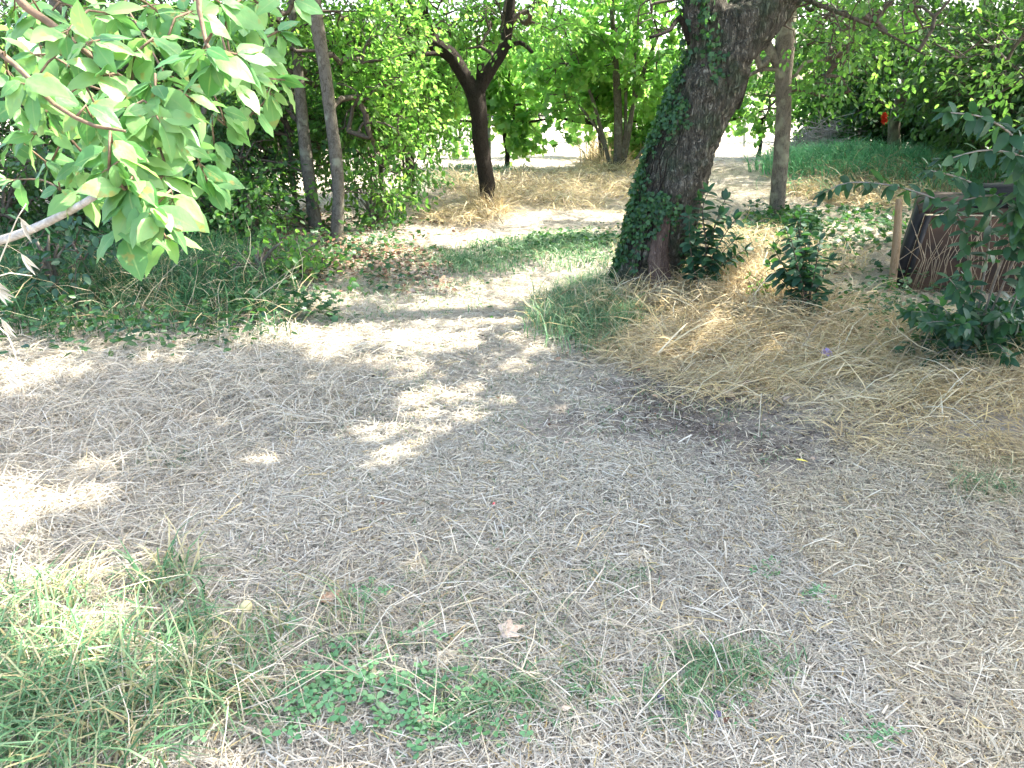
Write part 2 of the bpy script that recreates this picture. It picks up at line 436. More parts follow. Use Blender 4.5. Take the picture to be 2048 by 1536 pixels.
def zmask(zs, x, y, wob=.25):
    m = np.zeros(np.shape(x))
    nz = wob * (np.sin(3.1 * x + 2 * y) + np.sin(7.3 * y - 4.7 * x + 1) * .6 + np.sin(13 * x + 9 * y) * .4)
    for cx, cy, rx, ry, sh, soft in zs:
        d = np.sqrt(((x - cx - sh * (y - cy)) / rx) ** 2 + ((y - cy) / ry) ** 2) + nz
        m = np.maximum(m, np.clip((1 + soft - d) / (2 * soft), 0, 1))
    return m

Z_BARE = [zone(1400, 865, 230, 85, .9), zone(1120, 850, 70, 45, .9), zone(1300, 780, 120, 30, .8), zone(1540, 900, 120, 50, .9)]
Z_GOLD = [zone(1750, 720, 330, 80, .5), zone(1950, 790, 230, 80, .5), zone(1480, 660, 180, 70, .5), zone(1330, 690, 120, 30, .6), zone(2010, 860, 130, 70, .5), zone(1060, 395, 200, 26), zone(1500, 560, 150, 70)]
Z_LITTER_OUT = [zone(150, 600, 420, 60)]
PATCHES = [  # where sun reaches the ground through the crowns
    (1050, 438, 60, 9), (1190, 436, 60, 7), (930, 478, 70, 9), (1150, 522, 90, 10), (1030, 572, 110, 12), (1120, 470, 80, 8),
    (610, 682, 100, 24), (720, 655, 70, 12), (850, 692, 100, 20), (790, 742, 70, 9), (950, 782, 28, 12), (865, 803, 38, 10),
    (890, 852, 60, 20), (1115, 808, 42, 14), (765, 866, 52, 9), (430, 845, 65, 12), (520, 925, 38, 9), (795, 922, 55, 15),
    (110, 1015, 130, 24), (265, 1162, 55, 15), (20, 1085, 60, 22), (100, 1270, 190, 75), (640, 603, 90, 9), (1000, 640, 80, 6), (850, 616, 60, 6),
    (1440, 655, 34, 22), (1520, 664, 45, 12), (1500, 600, 60, 20), (1340, 716, 26, 6), (1420, 690, 20, 12), (1500, 500, 90, 16), (1620, 520, 60, 14),
    (960, 600, 50, 8), (1210, 548, 50, 10), (1080, 545, 60, 7), (870, 655, 60, 8), (530, 668, 60, 12), (560, 640, 50, 6), (1340, 450, 40, 8), (330, 745, 50, 8), (60, 760, 60, 10), (200, 930, 60, 10),
    (740, 500, 60, 12), (1150, 612, 30, 30), (1700, 470, 60, 12), (1420, 480, 60, 10), (660, 540, 50, 8), (230, 380, 90, 12), (420, 410, 90, 10), (700, 440, 60, 10),
]
PZ = []
for a in PATCHES:
    z_ = zone(a[0], a[1], a[2] * 1.15, a[3] * (1.55 if a[1] < 700 else 1.1), soft=.22)
    PZ.append((z_[0], z_[1], z_[2] + .04, z_[3] + .04, z_[4], z_[5]))
def lit(p):
    """True for points of the crowns that would shade one of the sunny patches of ground"""
    t = (p[:, 2] - 0.03) / SUNV[2]
    g = p - t[:, None] * SUNV
    x, y = g[:, 0], g[:, 1]
    br = .22 * np.sin(17 * x + 5 * y) * np.sin(23 * y - 9 * x + 2) + .14 * np.sin(31 * x + 3) * np.sin(37 * y)
    return (zmask(PZ, x, y, wob=.20) + br > .5) & (rng.random(len(x)) > .10)

# ------------------------------------------------------------------ ground sheet
def make_ground():
    def axis(lo, hi, fine_lo, fine_hi, d):
        a = list(np.arange(fine_lo, fine_hi + 1e-6, d))
        s = d; x = fine_hi
        while x < hi: s *= 1.18; x += s; a.append(min(x, hi))
        s = d; x = fine_lo; b = []
        while x > lo: s *= 1.18; x -= s; b.append(max(x, lo))
        return np.array(b[::-1] + a)
    X = axis(-260, 260, -9, 11, .08); Y = axis(-200, 420, .4, 18, .08)
    gx, gy = np.meshgrid(X, Y)
    near = np.exp(-((gx) ** 2 + (gy - 5) ** 2) / 250)
    z = H(gx, gy) + near * .006 * rng.standard_normal(gx.shape)
    V = np.stack([gx, gy, z], -1).reshape(-1, 3)
    ny, nx = gx.shape
    i = np.arange(nx * ny).reshape(ny, nx)
    q = np.stack([i[:-1, :-1], i[:-1, 1:], i[1:, 1:], i[1:, :-1]], -1).reshape(-1)
    mb = MB(); mb.add(V, q, np.full(len(q) // 4, 4))
    o = mb.build('ground', M['ground'], smooth_=True)
    ch = 1.1 - 1.0 * zmask(Z_BARE, gx, gy) - .5 * zmask([zone(150, 560, 500, 110)], gx, gy)
    a = o.data.attributes.new('chaff', 'FLOAT', 'POINT'); a.data.foreach_set('value', np.clip(ch, 0, 1).astype(np.float32).ravel())
    tag(o, kind='structure')
make_ground()

# ------------------------------------------------------------------ litter and grasses (countless: one object each)
def wedge(n, y0, y1, margin=.5, k=.70):
    """points spread evenly over the wedge of ground between y0 and y1"""
    y = np.sqrt(rng.random(int(n * 1.0)) * ((y1 + .7) ** 2 - (y0 + .7) ** 2) + (y0 + .7) ** 2) - .7
    x = (rng.random(len(y)) * 2 - 1) * (k * y + margin)
    return x, y

def straw_litter():
    mb = MB()
    for n, y0, y1, ls, ws in ((190000, 1.1, 3.2, 1, .95), (180000, 3.2, 6.5, 1.15, 1.2), (130000, 6.5, 13, 1.5, 1.9), (45000, 13, 24, 2.3, 3.2)):
        x, y = wedge(n, y0, y1)
        bare = zmask(Z_BARE, x, y); gold = zmask(Z_GOLD, x, y); out = zmask(Z_LITTER_OUT, x, y)
        keep = rng.random(n) > np.maximum(np.clip(bare * 1.1, 0, .86), np.maximum(out * .7, gold * .6))
        x, y, bare, gold = x[keep], y[keep], bare[keep], gold[keep]
        m = len(x)
        clump = .5 + .5 * np.sin(2.3 * x + 1.2 * y) * np.sin(1.7 * y - 2.9 * x)
        long_left = np.clip((-x - .9 - .12 * (y - 2)) * 1.3, 0, 1) * (y < 6)
        L = (rng.gamma(3.0, .010, m) + .010) * ls * (1 + .9 * long_left + .9 * gold)
        W = (rng.random(m) ** 2 * .0030 + .0013) * ws * (1 - .25 * long_left)
        big = rng.random(m) < .03
        W[big] *= 1.5; L[big] *= 1.7
        a = rng.random(m) * 2 * np.pi
        tilt = rng.normal(0, .16 + .12 * gold, m)
        d = np.stack([np.cos(a) * np.cos(tilt), np.sin(a) * np.cos(tilt), np.sin(tilt)], -1)
        up = np.stack([rng.normal(0, .35, m), rng.normal(0, .35, m), np.ones(m)], -1)
        z = H(x, y) + rng.random(m) ** 1.5 * (.020 + .03 * gold + .02 * long_left) * ls ** .5 + .003 + np.abs(np.sin(tilt)) * L * .5
        pos = np.stack([x, y, z], -1) - d * (L / 2)[:, None]
        rnd = np.clip(rng.beta(2.2, 2.0, m) - .12 * (1 - clump) , 0, 1)
        tint = np.clip(gold * .9 + .22 * (x > 1) + .15 * rng.random(m), 0, 1)
        tint[rng.random(m) < .05] = .9
        mb.scatter(STRAW_V, STRAW_F, pos, d, up, np.stack([W, L, L], -1), rnd, tint)
    o = mb.build('straw_litter', M['straw'])
    tag(o, 'pale chopped straw and mown dry grass strewn over the path', 'straw', kind='stuff')
straw_litter()

def blades(mb, zs, n, y0, y1, hmin, hmax, wd, lean=.5, tint_p=.15, droop=True, tuft=0, box=None, aniso=None):
    """upright blades inside zones"""
    if box is None:
        x = []; y = []
        while sum(len(a) for a in x) < n:
            k = n * 2
            zi = rng.integers(0, len(zs), k)
            zz = np.array(zs)[zi]
            yy = zz[:, 1] + (rng.random(k) * 2 - 1) * zz[:, 3] * 1.4
            xx = zz[:, 0] + zz[:, 4] * (yy - zz[:, 1]) + (rng.random(k) * 2 - 1) * zz[:, 2] * 1.4
            area = zz[:, 2] * zz[:, 3]; 
            ok = (rng.random(k) < zmask(zs, xx, yy)) & (yy > y0) & (yy < y1) & (rng.random(k) < area / area.max())
            x.append(xx[ok]); y.append(yy[ok])
            if len(x) > 60: break
        x = np.concatenate(x)[:n]; y = np.concatenate(y)[:n]
    else:
        x = rng.uniform(box[0], box[1], n); y = rng.uniform(box[2], box[3], n)
    if tuft:
        k = max(1, len(x) // tuft); c = rng.integers(0, k, len(x))
        x = x[c] + rng.normal(0, .025, len(x)); y = y[c] + rng.normal(0, .025, len(y))
    n = len(x)
    L = rng.uniform(hmin, hmax, n)
    a = rng.random(n) * 2 * np.pi
    ln = np.abs(rng.normal(lean, lean * .5, n))
    d = norm(np.stack([np.cos(a) * ln, np.sin(a) * ln, np.ones(n)], -1))
    if aniso is not None: d = norm(d + np.array(aniso) * rng.random(n)[:, None])
    up = norm(np.stack([np.cos(a) * -1, np.sin(a) * -1, np.full(n, .6)], -1) + rng.normal(0, .3, (n, 3)))
    pos = np.stack([x, y, H(x, y) - .005], -1)
    W = wd * rng.uniform(.6, 1.4, n)
    tv = np.array(BLADE_V); tv = tv.copy(); tv[:, 2] *= 3.2 if droop else 1.5
    tint = (rng.random(n) < tint_p) * rng.uniform(.5, 1, n)
    mb.scatter(tv, BLADE_F, pos, d, up, np.stack([W, L, L], -1), None, tint)

# sunny and shaded green grass
mb = MB()
blades(mb, [zone(900, 850, 600, 260, .8)], 4200, 1.5, 7, .015, .045, .0036, lean=1.0, tint_p=.3, tuft=4)
blades(mb, [zone(110, 1360, 330, 130), zone(40, 1480, 300, 90), zone(330, 1180, 70, 40)], 1900, .8, 3.2, .08, .26, .0066, lean=.9, tint_p=.30, tuft=5)
blades(mb, [zone(300, 1330, 330, 120)], 500, .8, 3.2, .08, .22, .0060, lean=1.0, tint_p=.3, tuft=5)
blades(mb, [zone(1110, 1395, 80, 26, .9), zone(1440, 1350, 100, 34, .9), zone(940, 1420, 90, 40, .9), zone(1360, 1430, 50, 20, .9)], 750, .8, 3.2, .05, .12, .0045, lean=1.1, tint_p=.2, tuft=9)
blades(mb, [zone(600, 1300, 500, 160)], 1500, .8, 3.2, .03, .09, .003, lean=1.1, tint_p=.3, tuft=8)
blades(mb, [zone(320, 915, 70, 22), zone(1990, 960, 60, 30), zone(370, 740, 30, 15), zone(1260, 1180, 60, 20)], 700, .8, 6, .03, .09, .004, lean=.9, tint_p=.1, tuft=8)
blades(mb, [zone(900, 900, 500, 220)], 3500, 1.5, 6, .015, .05, .0032, lean=1.0, tint_p=.25, tuft=6)
blades(mb, [zone(1150, 640, 70, 50), zone(1190, 600, 60, 40), zone(1230, 650, 60, 20)], 3200, 3, 8, .10, .26, .006, lean=.6, tint_p=.1)
blades(mb, [zone(1060, 508, 160, 28), zone(1160, 488, 80, 14), zone(960, 530, 60, 16)], 3600, 5, 11, .05, .14, .010, lean=.7, tint_p=.08)
blades(mb, [zone(830, 530, 220, 40), zone(760, 600, 160, 30), zone(700, 640, 130, 14)], 2600, 4, 11, .03, .09, .008, lean=.9, tint_p=.3)
blades(mb, [zone(890, 372, 70, 10), zone(960, 345, 90, 6)], 1100, 9, 25, .08, .22, .022, lean=.6, tint_p=.2)
tag(mb.build('green_grass', M['grass']), 'fresh green grass tufts growing through the mown straw', 'grass', kind='stuff')

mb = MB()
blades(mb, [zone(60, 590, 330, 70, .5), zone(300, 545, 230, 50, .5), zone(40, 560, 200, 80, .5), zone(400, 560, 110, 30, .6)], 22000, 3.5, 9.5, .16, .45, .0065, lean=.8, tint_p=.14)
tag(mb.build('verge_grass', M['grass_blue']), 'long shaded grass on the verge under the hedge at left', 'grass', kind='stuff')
M['grass_bank'] = two_tone_mat('grass_bank', [(.08, .25, .10), (.13, .36, .15), (.19, .44, .19)], [(.34, .32, .16), (.42, .38, .24)], trans=.5, rough=.5)
mb = MB()
bz = [zone(1700, 350, 120, 34, .2), zone(1640, 330, 60, 25, .2), zone(1900, 360, 130, 30, .3)]
blades(mb, bz, 11000, 9, 22, .22, .55, .014, lean=.5, tint_p=.06, aniso=(-.5, -.1, 0))
tag(mb.build('bank_grass', M['grass_bank']), 'tall blue green grass on the bank beside the far path', 'grass', kind='stuff')

# dry golden grass, long, tangled
mb = MB()
def tangled(zs, n, y0, y1, l0, l1, wd, zt=.05, tint=(.5, 1), tilt_s=.25, ax=None):
    x = []; y = []
    while sum(map(len, x)) < n and len(x) < 60:
        k = n * 2
        zz = np.array(zs)[rng.integers(0, len(zs), k)]
        yy = zz[:, 1] + (rng.random(k) * 2 - 1) * zz[:, 3] * 1.4
        xx = zz[:, 0] + zz[:, 4] * (yy - zz[:, 1]) + (rng.random(k) * 2 - 1) * zz[:, 2] * 1.4
        area = zz[:, 2] * zz[:, 3]
        ok = (rng.random(k) < zmask(zs, xx, yy)) & (yy > y0) & (yy < y1) & (rng.random(k) < np.maximum(area / area.max(), .15))
        x.append(xx[ok]); y.append(yy[ok])
    x = np.concatenate(x)[:n]; y = np.concatenate(y)[:n]; n = len(x)
    L = rng.uniform(l0, l1, n)
    a = rng.random(n) * 2 * np.pi if ax is None else rng.normal(ax, .55, n) + (rng.random(n) < .5) * np.pi
    tl = np.abs(rng.normal(0, tilt_s, n))
    d = np.stack([np.cos(a) * np.cos(tl), np.sin(a) * np.cos(tl), np.sin(tl)], -1)
    pos = np.stack([x, y, H(x, y) + rng.random(n) * zt + .004], -1)
    up = np.array([[0, 0, 1.]]) + rng.normal(0, .5, (n, 3))
    tv = np.array(BLADE_V).copy(); tv[:, 2] *= 2.0
    W = wd * rng.uniform(.6, 1.5, n)
    mb.scatter(tv, BLADE_F, pos, d, up, np.stack([W, L, L], -1), rng.beta(2, 2, n), rng.uniform(tint[0], tint[1], n))
tangled([zone(1750, 710, 330, 75, .5), zone(1500, 660, 190, 70, .5), zone(1350, 690, 110, 26, .6), zone(1960, 790, 200, 70, .5)], 13500, 2.8, 8, .08, .34, .0034, zt=.045, ax=.15, tilt_s=.34)
tangled([zone(1750, 700, 330, 75, .6), zone(1450, 650, 190, 50, .6)], 500, 2.8, 8, .25, .5, .006, zt=.10, ax=.15, tilt_s=.4)
tangled([zone(1750, 690, 330, 70, .6), zone(1400, 640, 160, 40, .6)], 900, 2.8, 8, .10, .25, .004, zt=.02, tilt_s=1.1)
tangled([zone(1500, 570, 200, 90, .2), zone(1300, 620, 180, 30)], 5000, 4, 9, .12, .34, .005, zt=.12, tilt_s=.5)
tangled([zone(1080, 385, 210, 26, .2), zone(1230, 345, 70, 18, .2), zone(930, 440, 70, 12)], 4200, 7, 22, .2, .5, .010, zt=.08, tint=(.4, .9), tilt_s=.3)
tangled([zone(1760, 395, 150, 24, .2)], 2200, 7, 22, .2, .5, .012, zt=.1, tilt_s=.4)
tangled([zone(130, 960, 300, 200, .2), zone(100, 760, 380, 60, .2), zone(430, 760, 250, 80, .3)], 14000, 1.4, 7, .10, .34, .0030, zt=.05, tint=(0, .25), tilt_s=.16)
tangled([zone(1240, 332, 60, 12, .2)], 1500, 7, 22, .4, .8, .012, zt=.1, tilt_s=1.0)
tangled([zone(980, 428, 40, 8, .2)], 700, 7, 22, .2, .45, .008, zt=.05, tilt_s=.8)
tangled([zone(350, 1380, 300, 120, .2), zone(900, 1300, 500, 150, .3), zone(200, 1150, 220, 60)], 900, .9, 3.5, .12, .34, .0026, zt=.06, tint=(.05, .5), tilt_s=.28)
tangled([zone(200, 620, 330, 70, .2)], 700, 3, 8, .2, .5, .004, zt=.2, tint=(.3, .9), tilt_s=.5)
tag(mb.build('dry_grass', M['straw']), 'long tangled golden dry grass along the verges', 'dry grass', kind='stuff')

# single long stalks lying over the rest
tv = np.array(STRAW_V)
def stalks(pix):
    mb = MB()
    for x0, y0, x1, y1 in pix:
        a = G(x0, y0); b = G(x1, y1); a[2] = H(a[0], a[1]) + rng.uniform(.02, .09); b[2] = H(b[0], b[1]) + rng.uniform(.015, .05)
        m_ = (a + b) / 2 + [0, 0, rng.uniform(0, .05)]
        mb.tube([a, m_, b], [.0018, .0016, .001], sides=5, step=.04)
    return mb
st_ = [(5, 1225, 185, 1370), (300, 1310, 540, 1440), (400, 1215, 160, 1450), (250, 1260, 262, 1530), (0, 1050, 330, 980), (0, 1150, 400, 1010), (340, 1200, 460, 1250), (200, 1180, 430, 1120),
       (1020, 1300, 1110, 1350), (1380, 1130, 1500, 1260), (1500, 1230, 1560, 1300), (1200, 1210, 1310, 1255), (560, 1010, 690, 1060), (1800, 1040, 1870, 1095), (1840, 850, 1960, 880), (880, 1490, 1000, 1420)]
for _ in range(22):
    x0 = rng.uniform(0, 2048); y0 = rng.uniform(760, 1500); a_ = rng.uniform(0, 6.28); l_ = rng.uniform(60, 150)
    st_.append((x0, y0, x0 + l_ * math.cos(a_), y0 + .55 * l_ * math.sin(a_)))
tag(stalks(st_).build('loose_stalks', two_tone_mat('stalk', [(.50, .44, .32), (.66, .60, .48)], [(.5, .4, .2), (.6, .5, .3)], trans=.1)), 'single long pale stalks lying across the chopped straw', 'straw', kind='stuff')

# crumbs of soil and small stones, thickest on the bare patch
def crumbs():
    mb = MB(); V = np.array([(-.5, -.4, -.2), (.5, -.45, -.2), (.45, .5, -.2), (-.5, .4, -.2), (-.3, -.25, .35), (.35, -.2, .28), (.25, .3, .4), (-.3, .25, .3)])
    Fq = [(3, 2, 1, 0), (4, 5, 6, 7), (0, 1, 5, 4), (1, 2, 6, 5), (2, 3, 7, 6), (3, 0, 4, 7)]
    x1 = rng.uniform(.2, 2.6, 9000); y1 = rng.uniform(2.6, 4.6, 9000); k = rng.random(9000) < zmask(Z_BARE, x1, y1)
    x2, y2 = wedge(2500, 1.3, 8)
    x = np.concatenate([x1[k], x2]); y = np.concatenate([y1[k], y2]); n = len(x)
    d = norm(rng.normal(0, 1, (n, 3)) * [1, 1, .3]); s_ = rng.gamma(2, .0028, n) + .003
    mb.scatter(V, Fq, np.stack([x, y, H(x, y) + .003], -1), d, np.array([[0, 0, 1.]]) + rng.normal(0, .3, (n, 3)), s_)
    tag(mb.build('soil_crumbs', two_tone_mat('crumb', [(.07, .05, .04), (.15, .12, .09), (.26, .22, .18)], [(.1, .1, .1), (.2, .2, .2)], trans=0)), 'crumbs of brown soil and tiny stones on the bare patch', 'soil', kind='stuff')
crumbs()

# low broad leaves: clover, bramble seedlings, ivy carpet
mb = MB()
def carpet(zs, n, y0, y1, s0, s1, zt, tv, tf, up_s=.45, tint=0):
    x = []; y = []
    while sum(map(len, x)) < n and len(x) < 60:
        k = n * 2
        zz = np.array(zs)[rng.integers(0, len(zs), k)]
        yy = zz[:, 1] + (rng.random(k) * 2 - 1) * zz[:, 3] * 1.3
        xx = zz[:, 0] + zz[:, 4] * (yy - zz[:, 1]) + (rng.random(k) * 2 - 1) * zz[:, 2] * 1.3
        ok = (rng.random(k) < zmask(zs, xx, yy)) & (yy > y0) & (yy < y1)
        x.append(xx[ok]); y.append(yy[ok])
    x = np.concatenate(x)[:n]; y = np.concatenate(y)[:n]; n = len(x)
    a = rng.random(n) * 2 * np.pi
    d = norm(np.stack([np.cos(a), np.sin(a), rng.normal(0, .25, n)], -1))
    up = np.array([[0, 0, 1.]]) + rng.normal(0, up_s, (n, 3))
    pos = np.stack([x, y, H(x, y) + .012 + rng.random(n) * zt], -1)
    mb.scatter(tv, tf, pos, d, up, rng.uniform(s0, s1, n))
CLV = []; CLF = []
for k in range(3):
    a = k * 2 * math.pi / 3
    b = len(CLV)
    for (u, v_) in ((0, 0), (.22, .35), (.16, .62), (-.16, .62), (-.22, .35)):
        CLV.append((u * math.cos(a) + v_ * math.sin(a), -u * math.sin(a) + v_ * math.cos(a) , .12 * v_))
    CLF.append((b, b + 4, b + 3, b + 2, b + 1))
carpet([zone(720, 1360, 180, 75, .8), zone(600, 1430, 200, 60, .8), zone(830, 1440, 170, 60, .8)], 300, .8, 3.5, .022, .040, .04, CLV, CLF, .35)
carpet([zone(1300, 1420, 200, 60), zone(1760, 1480, 60, 30), zone(1640, 1190, 30, 12), zone(1540, 1140, 30, 12), zone(740, 1200, 40, 15)], 150, .8, 3.5, .012, .026, .015, CLV, CLF, .35)
tag(mb.build('clover', leaf_mat('clover', [(.08, .20, .08), (.13, .28, .12), (.19, .35, .16)], [(.1, .3, .05), (.2, .4, .07)], mix=.3)), 'patch of green clover in the straw near the viewer', 'clover', kind='stuff')
mb = MB()
carpet([zone(1640, 500, 190, 50), zone(1720, 460, 110, 30), zone(1560, 450, 60, 20)], 1500, 4, 12, .05, .09, .15, IV_V, IV_F, .6)
carpet([zone(1060, 505, 150, 24), zone(1160, 488, 80, 14)], 900, 4, 12, .03, .06, .08, OV_V, OV_F, .5)
carpet([zone(660, 560, 140, 50), zone(520, 560, 140, 60), zone(740, 480, 120, 40), zone(560, 640, 130, 20)], 1500, 4, 12, .035, .07, .16, IV_V, IV_F, .6)
carpet([zone(100, 640, 300, 80), zone(250, 700, 250, 30)], 1400, 3, 9, .03, .07, .25, OV_V, OV_F, .6)
carpet([zone(800, 560, 260, 60), zone(1340, 640, 150, 30), zone(250, 740, 260, 40), zone(1200, 470, 60, 14)], 700, 3, 11, .02, .05, .05, OV_V, OV_F, .5)
carpet([zone(1900, 690, 160, 60), zone(1780, 620, 120, 40)], 900, 3, 9, .03, .06, .20, OV_V, OV_F, .6)
tag(mb.build('ground_ivy', M['leaf_ivy']), 'low green ivy and seedlings creeping over the ground', 'ground cover', kind='stuff')
mb = MB()
carpet([zone(600, 470, 260, 40), zone(700, 540, 160, 40), zone(300, 480, 300, 30)], 5000, 4, 12, .03, .07, .03, OV_V, OV_F, .5)
carpet([zone(1700, 690, 400, 100), zone(1500, 600, 200, 80)], 900, 3, 9, .02, .05, .05, OV_V, OV_F, .6)
carpet([zone(1000, 900, 900, 300)], 260, 1.3, 9, .010, .028, .015, OV_V, OV_F, .6)
tag(mb.build('leaf_litter', two_tone_mat('leaf_litter', [(.10, .05, .03), (.22, .12, .07), (.38, .26, .17), (.46, .36, .28)], [(.1, .05, .03), (.2, .1, .05)], trans=.1)), 'brown fallen leaves under the trees at left', 'fallen leaves', kind='stuff')

# ------------------------------------------------------------------ trees
def blob_pts(blobs):
    out = []
    for c, r, n in blobs:
        p = rng.standard_normal((n, 3)); p /= np.linalg.norm(p, axis=1, keepdims=True)
        p *= (rng.random(n) ** .45)[:, None]
        out.append(np.asarray(c) + p * np.asarray(r))
    return np.concatenate(out)

def foliage_tree(name, label, cat, base, limbs, blobs, leaf, bark, tv=OV_V, tf=OV_F, size=(.05, .09), per=18, tw=.45, group=None,
                 droop=.5, twig_mat=None, sides=10, rough=.06, min_r=.0035, gap=True, spray=.10, up_s=.55, flat=1.0, part='trunk', keep=None, reach=3.0):
    root = empty(name, base, label, cat, group)
    tb = MB(); nodes = []
    for i, (pts, rad) in enumerate(limbs):
        P, R = tb.tube(pts, rad, sides=sides, step=.07, rough=rough, seed=i + int(abs(base[0]) * 100))
        nodes.append(P[::3])
    tb.build(part, bark, root, base, smooth_=True)
    N = np.concatenate(nodes); n0 = len(N)
    if not blobs: return root
    C = blob_pts(blobs)
    C = C[C[:, 2] > H(C[:, 0], C[:, 1]) + .08]
    if keep is not None: C = C[keep(C)]
    if gap: C = C[~lit(C)]
    d = np.min(np.linalg.norm(C[:, None] - N[None, ::2], axis=2), 1) if len(C) * len(N) < 4e7 else np.linalg.norm(C - N.mean(0), axis=1)
    order = np.argsort(d); C = C[order]
    NN = np.zeros((n0 + 2 * len(C), 3)); NN[:n0] = N; m = n0
    par = np.full(len(NN), -1)
    dirs = np.zeros_like(C)
    for i, c in enumerate(C):
        dd = np.linalg.norm(NN[:m] - c, axis=1) + .5 * np.maximum(0, NN[:m, 2] - c[2])
        j = int(np.argmin(dd)); a = NN[j]
        mid = (a + c) / 2 + rng.normal(0, .06, 3) * np.linalg.norm(c - a) + np.array([0, 0, .08 * np.linalg.norm(c - a)])
        NN[m] = mid; par[m] = j; NN[m + 1] = c; par[m + 1] = m; m += 2
        dirs[i] = c - mid
    wgt = np.zeros(m)
    wgt[n0 + 1:m:2] = 1
    for k in range(m - 1, n0 - 1, -1):
        if par[k] >= 0: wgt[par[k]] += wgt[k]
    tb = MB()
    ids = np.arange(n0, m)
    rr = min_r * np.sqrt(np.maximum(wgt, 1)); rr = np.minimum(rr, .03)
    pa = par[ids]
    ra = np.where(pa >= n0, rr[np.maximum(pa, 0)], rr[ids] * 1.1)
    tb.prisms(NN[pa], NN[ids], ra, rr[ids], sides=4)
    # leafy twigs
    n = len(C)
    td = norm(norm(dirs) + rng.normal(0, .6, (n, 3)) + np.array([0, 0, -.25 * droop]))
    td[:, 2] *= flat; td = norm(td)
    A = C; B = C + td * tw * rng.uniform(.6, 1.2, n)[:, None] + np.array([0, 0, -.10 * droop])
    tb.prisms(A, B, min_r * .9, min_r * .45, sides=3)
    tb.build('branches', twig_mat or M['twig'], root, base)
    t = rng.random((n, per)) ** .8
    pos = (A[:, None] + (B - A)[:, None] * t[..., None] + rng.normal(0, spray * .5, (n, per, 3))).reshape(-1, 3)
    dd = norm(np.repeat(td, per, 0) * .8 + rng.normal(0, .7, (n * per, 3)) + np.array([0, 0, -droop]))
    up = np.array([[0, 0, 1.]]) + rng.normal(0, up_s, (n * per, 3))
    s = rng.uniform(size[0], size[1], n * per)
    rnd = np.clip(np.repeat(rng.random(n), per) * .5 + rng.random(n * per) * .5, 0, 1)
    ok = pos[:, 2] > H(pos[:, 0], pos[:, 1]) + .02
    if gap: ok &= ~lit(pos)
    lb = MB(); lb.scatter(tv, tf, pos[ok], dd[ok], up[ok], s[ok], rnd[ok])
    lb.build('crown', leaf, root, base)
    return root

def limb(specs, Y):
    """specs: (px, py, radius px[, Y])"""
    P = []; R = []
    for s in specs:
        yy = s[3] if len(s) > 3 else Y
        p = at(s[0], s[1], yy); P.append(p)
        R.append(s[2] / F * math.hypot(yy, CAM_H - p[2]))
    return P, R

def fb(px, py, Y, rx, ry, rz, n):
    return (at(px, py, Y), (rx, ry, rz), n)

def plant_base(l):
    p = l[0][0]; return np.array([p[0], p[1], float(H(p[0], p[1]))])

def high(c, r, n): return (np.array(c), r, n)  # foliage above the view, added for the shade it casts

# --- big leaning ivy-clad tree
YB = 5.85
trunk = limb([(1282, 625, 90, 5.9), (1286, 590, 70, 5.9), (1298, 540, 60, 5.9), (1315, 480, 60), (1340, 390, 64), (1360, 325, 61), (1380, 265, 59), (1404, 205, 59), (1426, 150, 58)], YB)
limb_l = limb([(1425, 190, 48, YB), (1424, 110, 46), (1412, 40, 38), (1405, -60, 36), (1390, -200, 34), (1350, -420, 28), (1270, -700, 20)], YB)
limb_r = limb([(1425, 180, 52, YB), (1455, 100, 54), (1505, 35, 52), (1560, -25, 46), (1640, -110, 38), (1760, -230, 32), (1900, -420, 26), (2000, -700, 18)], YB)
base = plant_base(trunk)
big = empty('ivy_tree', base, 'thick leaning tree trunk clad in dark ivy beside the path', 'tree')
tb = MB()
TP, TR = tb.tube(*trunk, sides=40, step=.05, rough=.022, seed=3)
tb.tube(*limb_l, sides=28, step=.05, rough=.02, seed=4)
tb.tube(*limb_r, sides=28, step=.05, rough=.02, seed=5)
# root flares and knots
for px, py, r, ang in ((1240, 585, 24, 0), (1335, 600, 26, 0), (1288, 605, 32, 0)):
    q = at(px, py, 5.75); top = at(1305 + (px - 1295) * .35, 470, 5.78)
    tb.tube([q + [0, 0, -.15], q + (top - q) * .35 + [(q[0] - top[0]) * -.2, 0, 0], top], [r / F * 6.2 * 1.3, r / F * 6.2, .03], sides=14, step=.06, rough=.03)
kn = at(1408, 170, 5.70)
tb.tube([kn + [-.02, .10, .10], kn + [0, .05, .03], kn + [.01, .05, -.05], kn + [.03, .10, -.12]], [.08, .14, .14, .07], sides=18, step=.02, rough=.04)
o = tb.build('trunk', M['bark_old'], big, base, smooth_=True)
md = o.modifiers.new('blend', 'REMESH'); md.mode = 'VOXEL'; md.voxel_size = .014; md.use_smooth_shade = True
def clouds(name, size, depth=3):
    t = bpy.data.textures.new(name, 'CLOUDS'); t.noise_scale = size; t.noise_depth = depth; return t
for nm, sz, st in (('lumps', .20, .08), ('bark', .05, .028)):
    md = o.modifiers.new(nm, 'DISPLACE'); md.texture = clouds(nm, sz); md.strength = st; md.mid_level = .5; md.texture_coords = 'LOCAL'
# slim dead stem on the trunk's far side
tb = MB(); ts = MB(); tb.tube(*limb([(1470, 215, 10, 6.05), (1488, 160, 9, 6.1), (1496, 110, 9, 6.1), (1500, 50, 8, 6.05), (1520, -10, 8, 6.0)], 6.0), sides=8, rough=.1)
ts.tube(*limb([(1380, 90, 5, 5.8), (1360, 35, 5, 5.7), (1340, 60, 4, 5.6), (1300, 75, 3, 5.5)], 5.7), sides=6, rough=.05)
tb.build('side_stem', M['bark_dark'], big, base, smooth_=True); ts.build('side_twig', M['bark_dark'], big, base, smooth_=True)
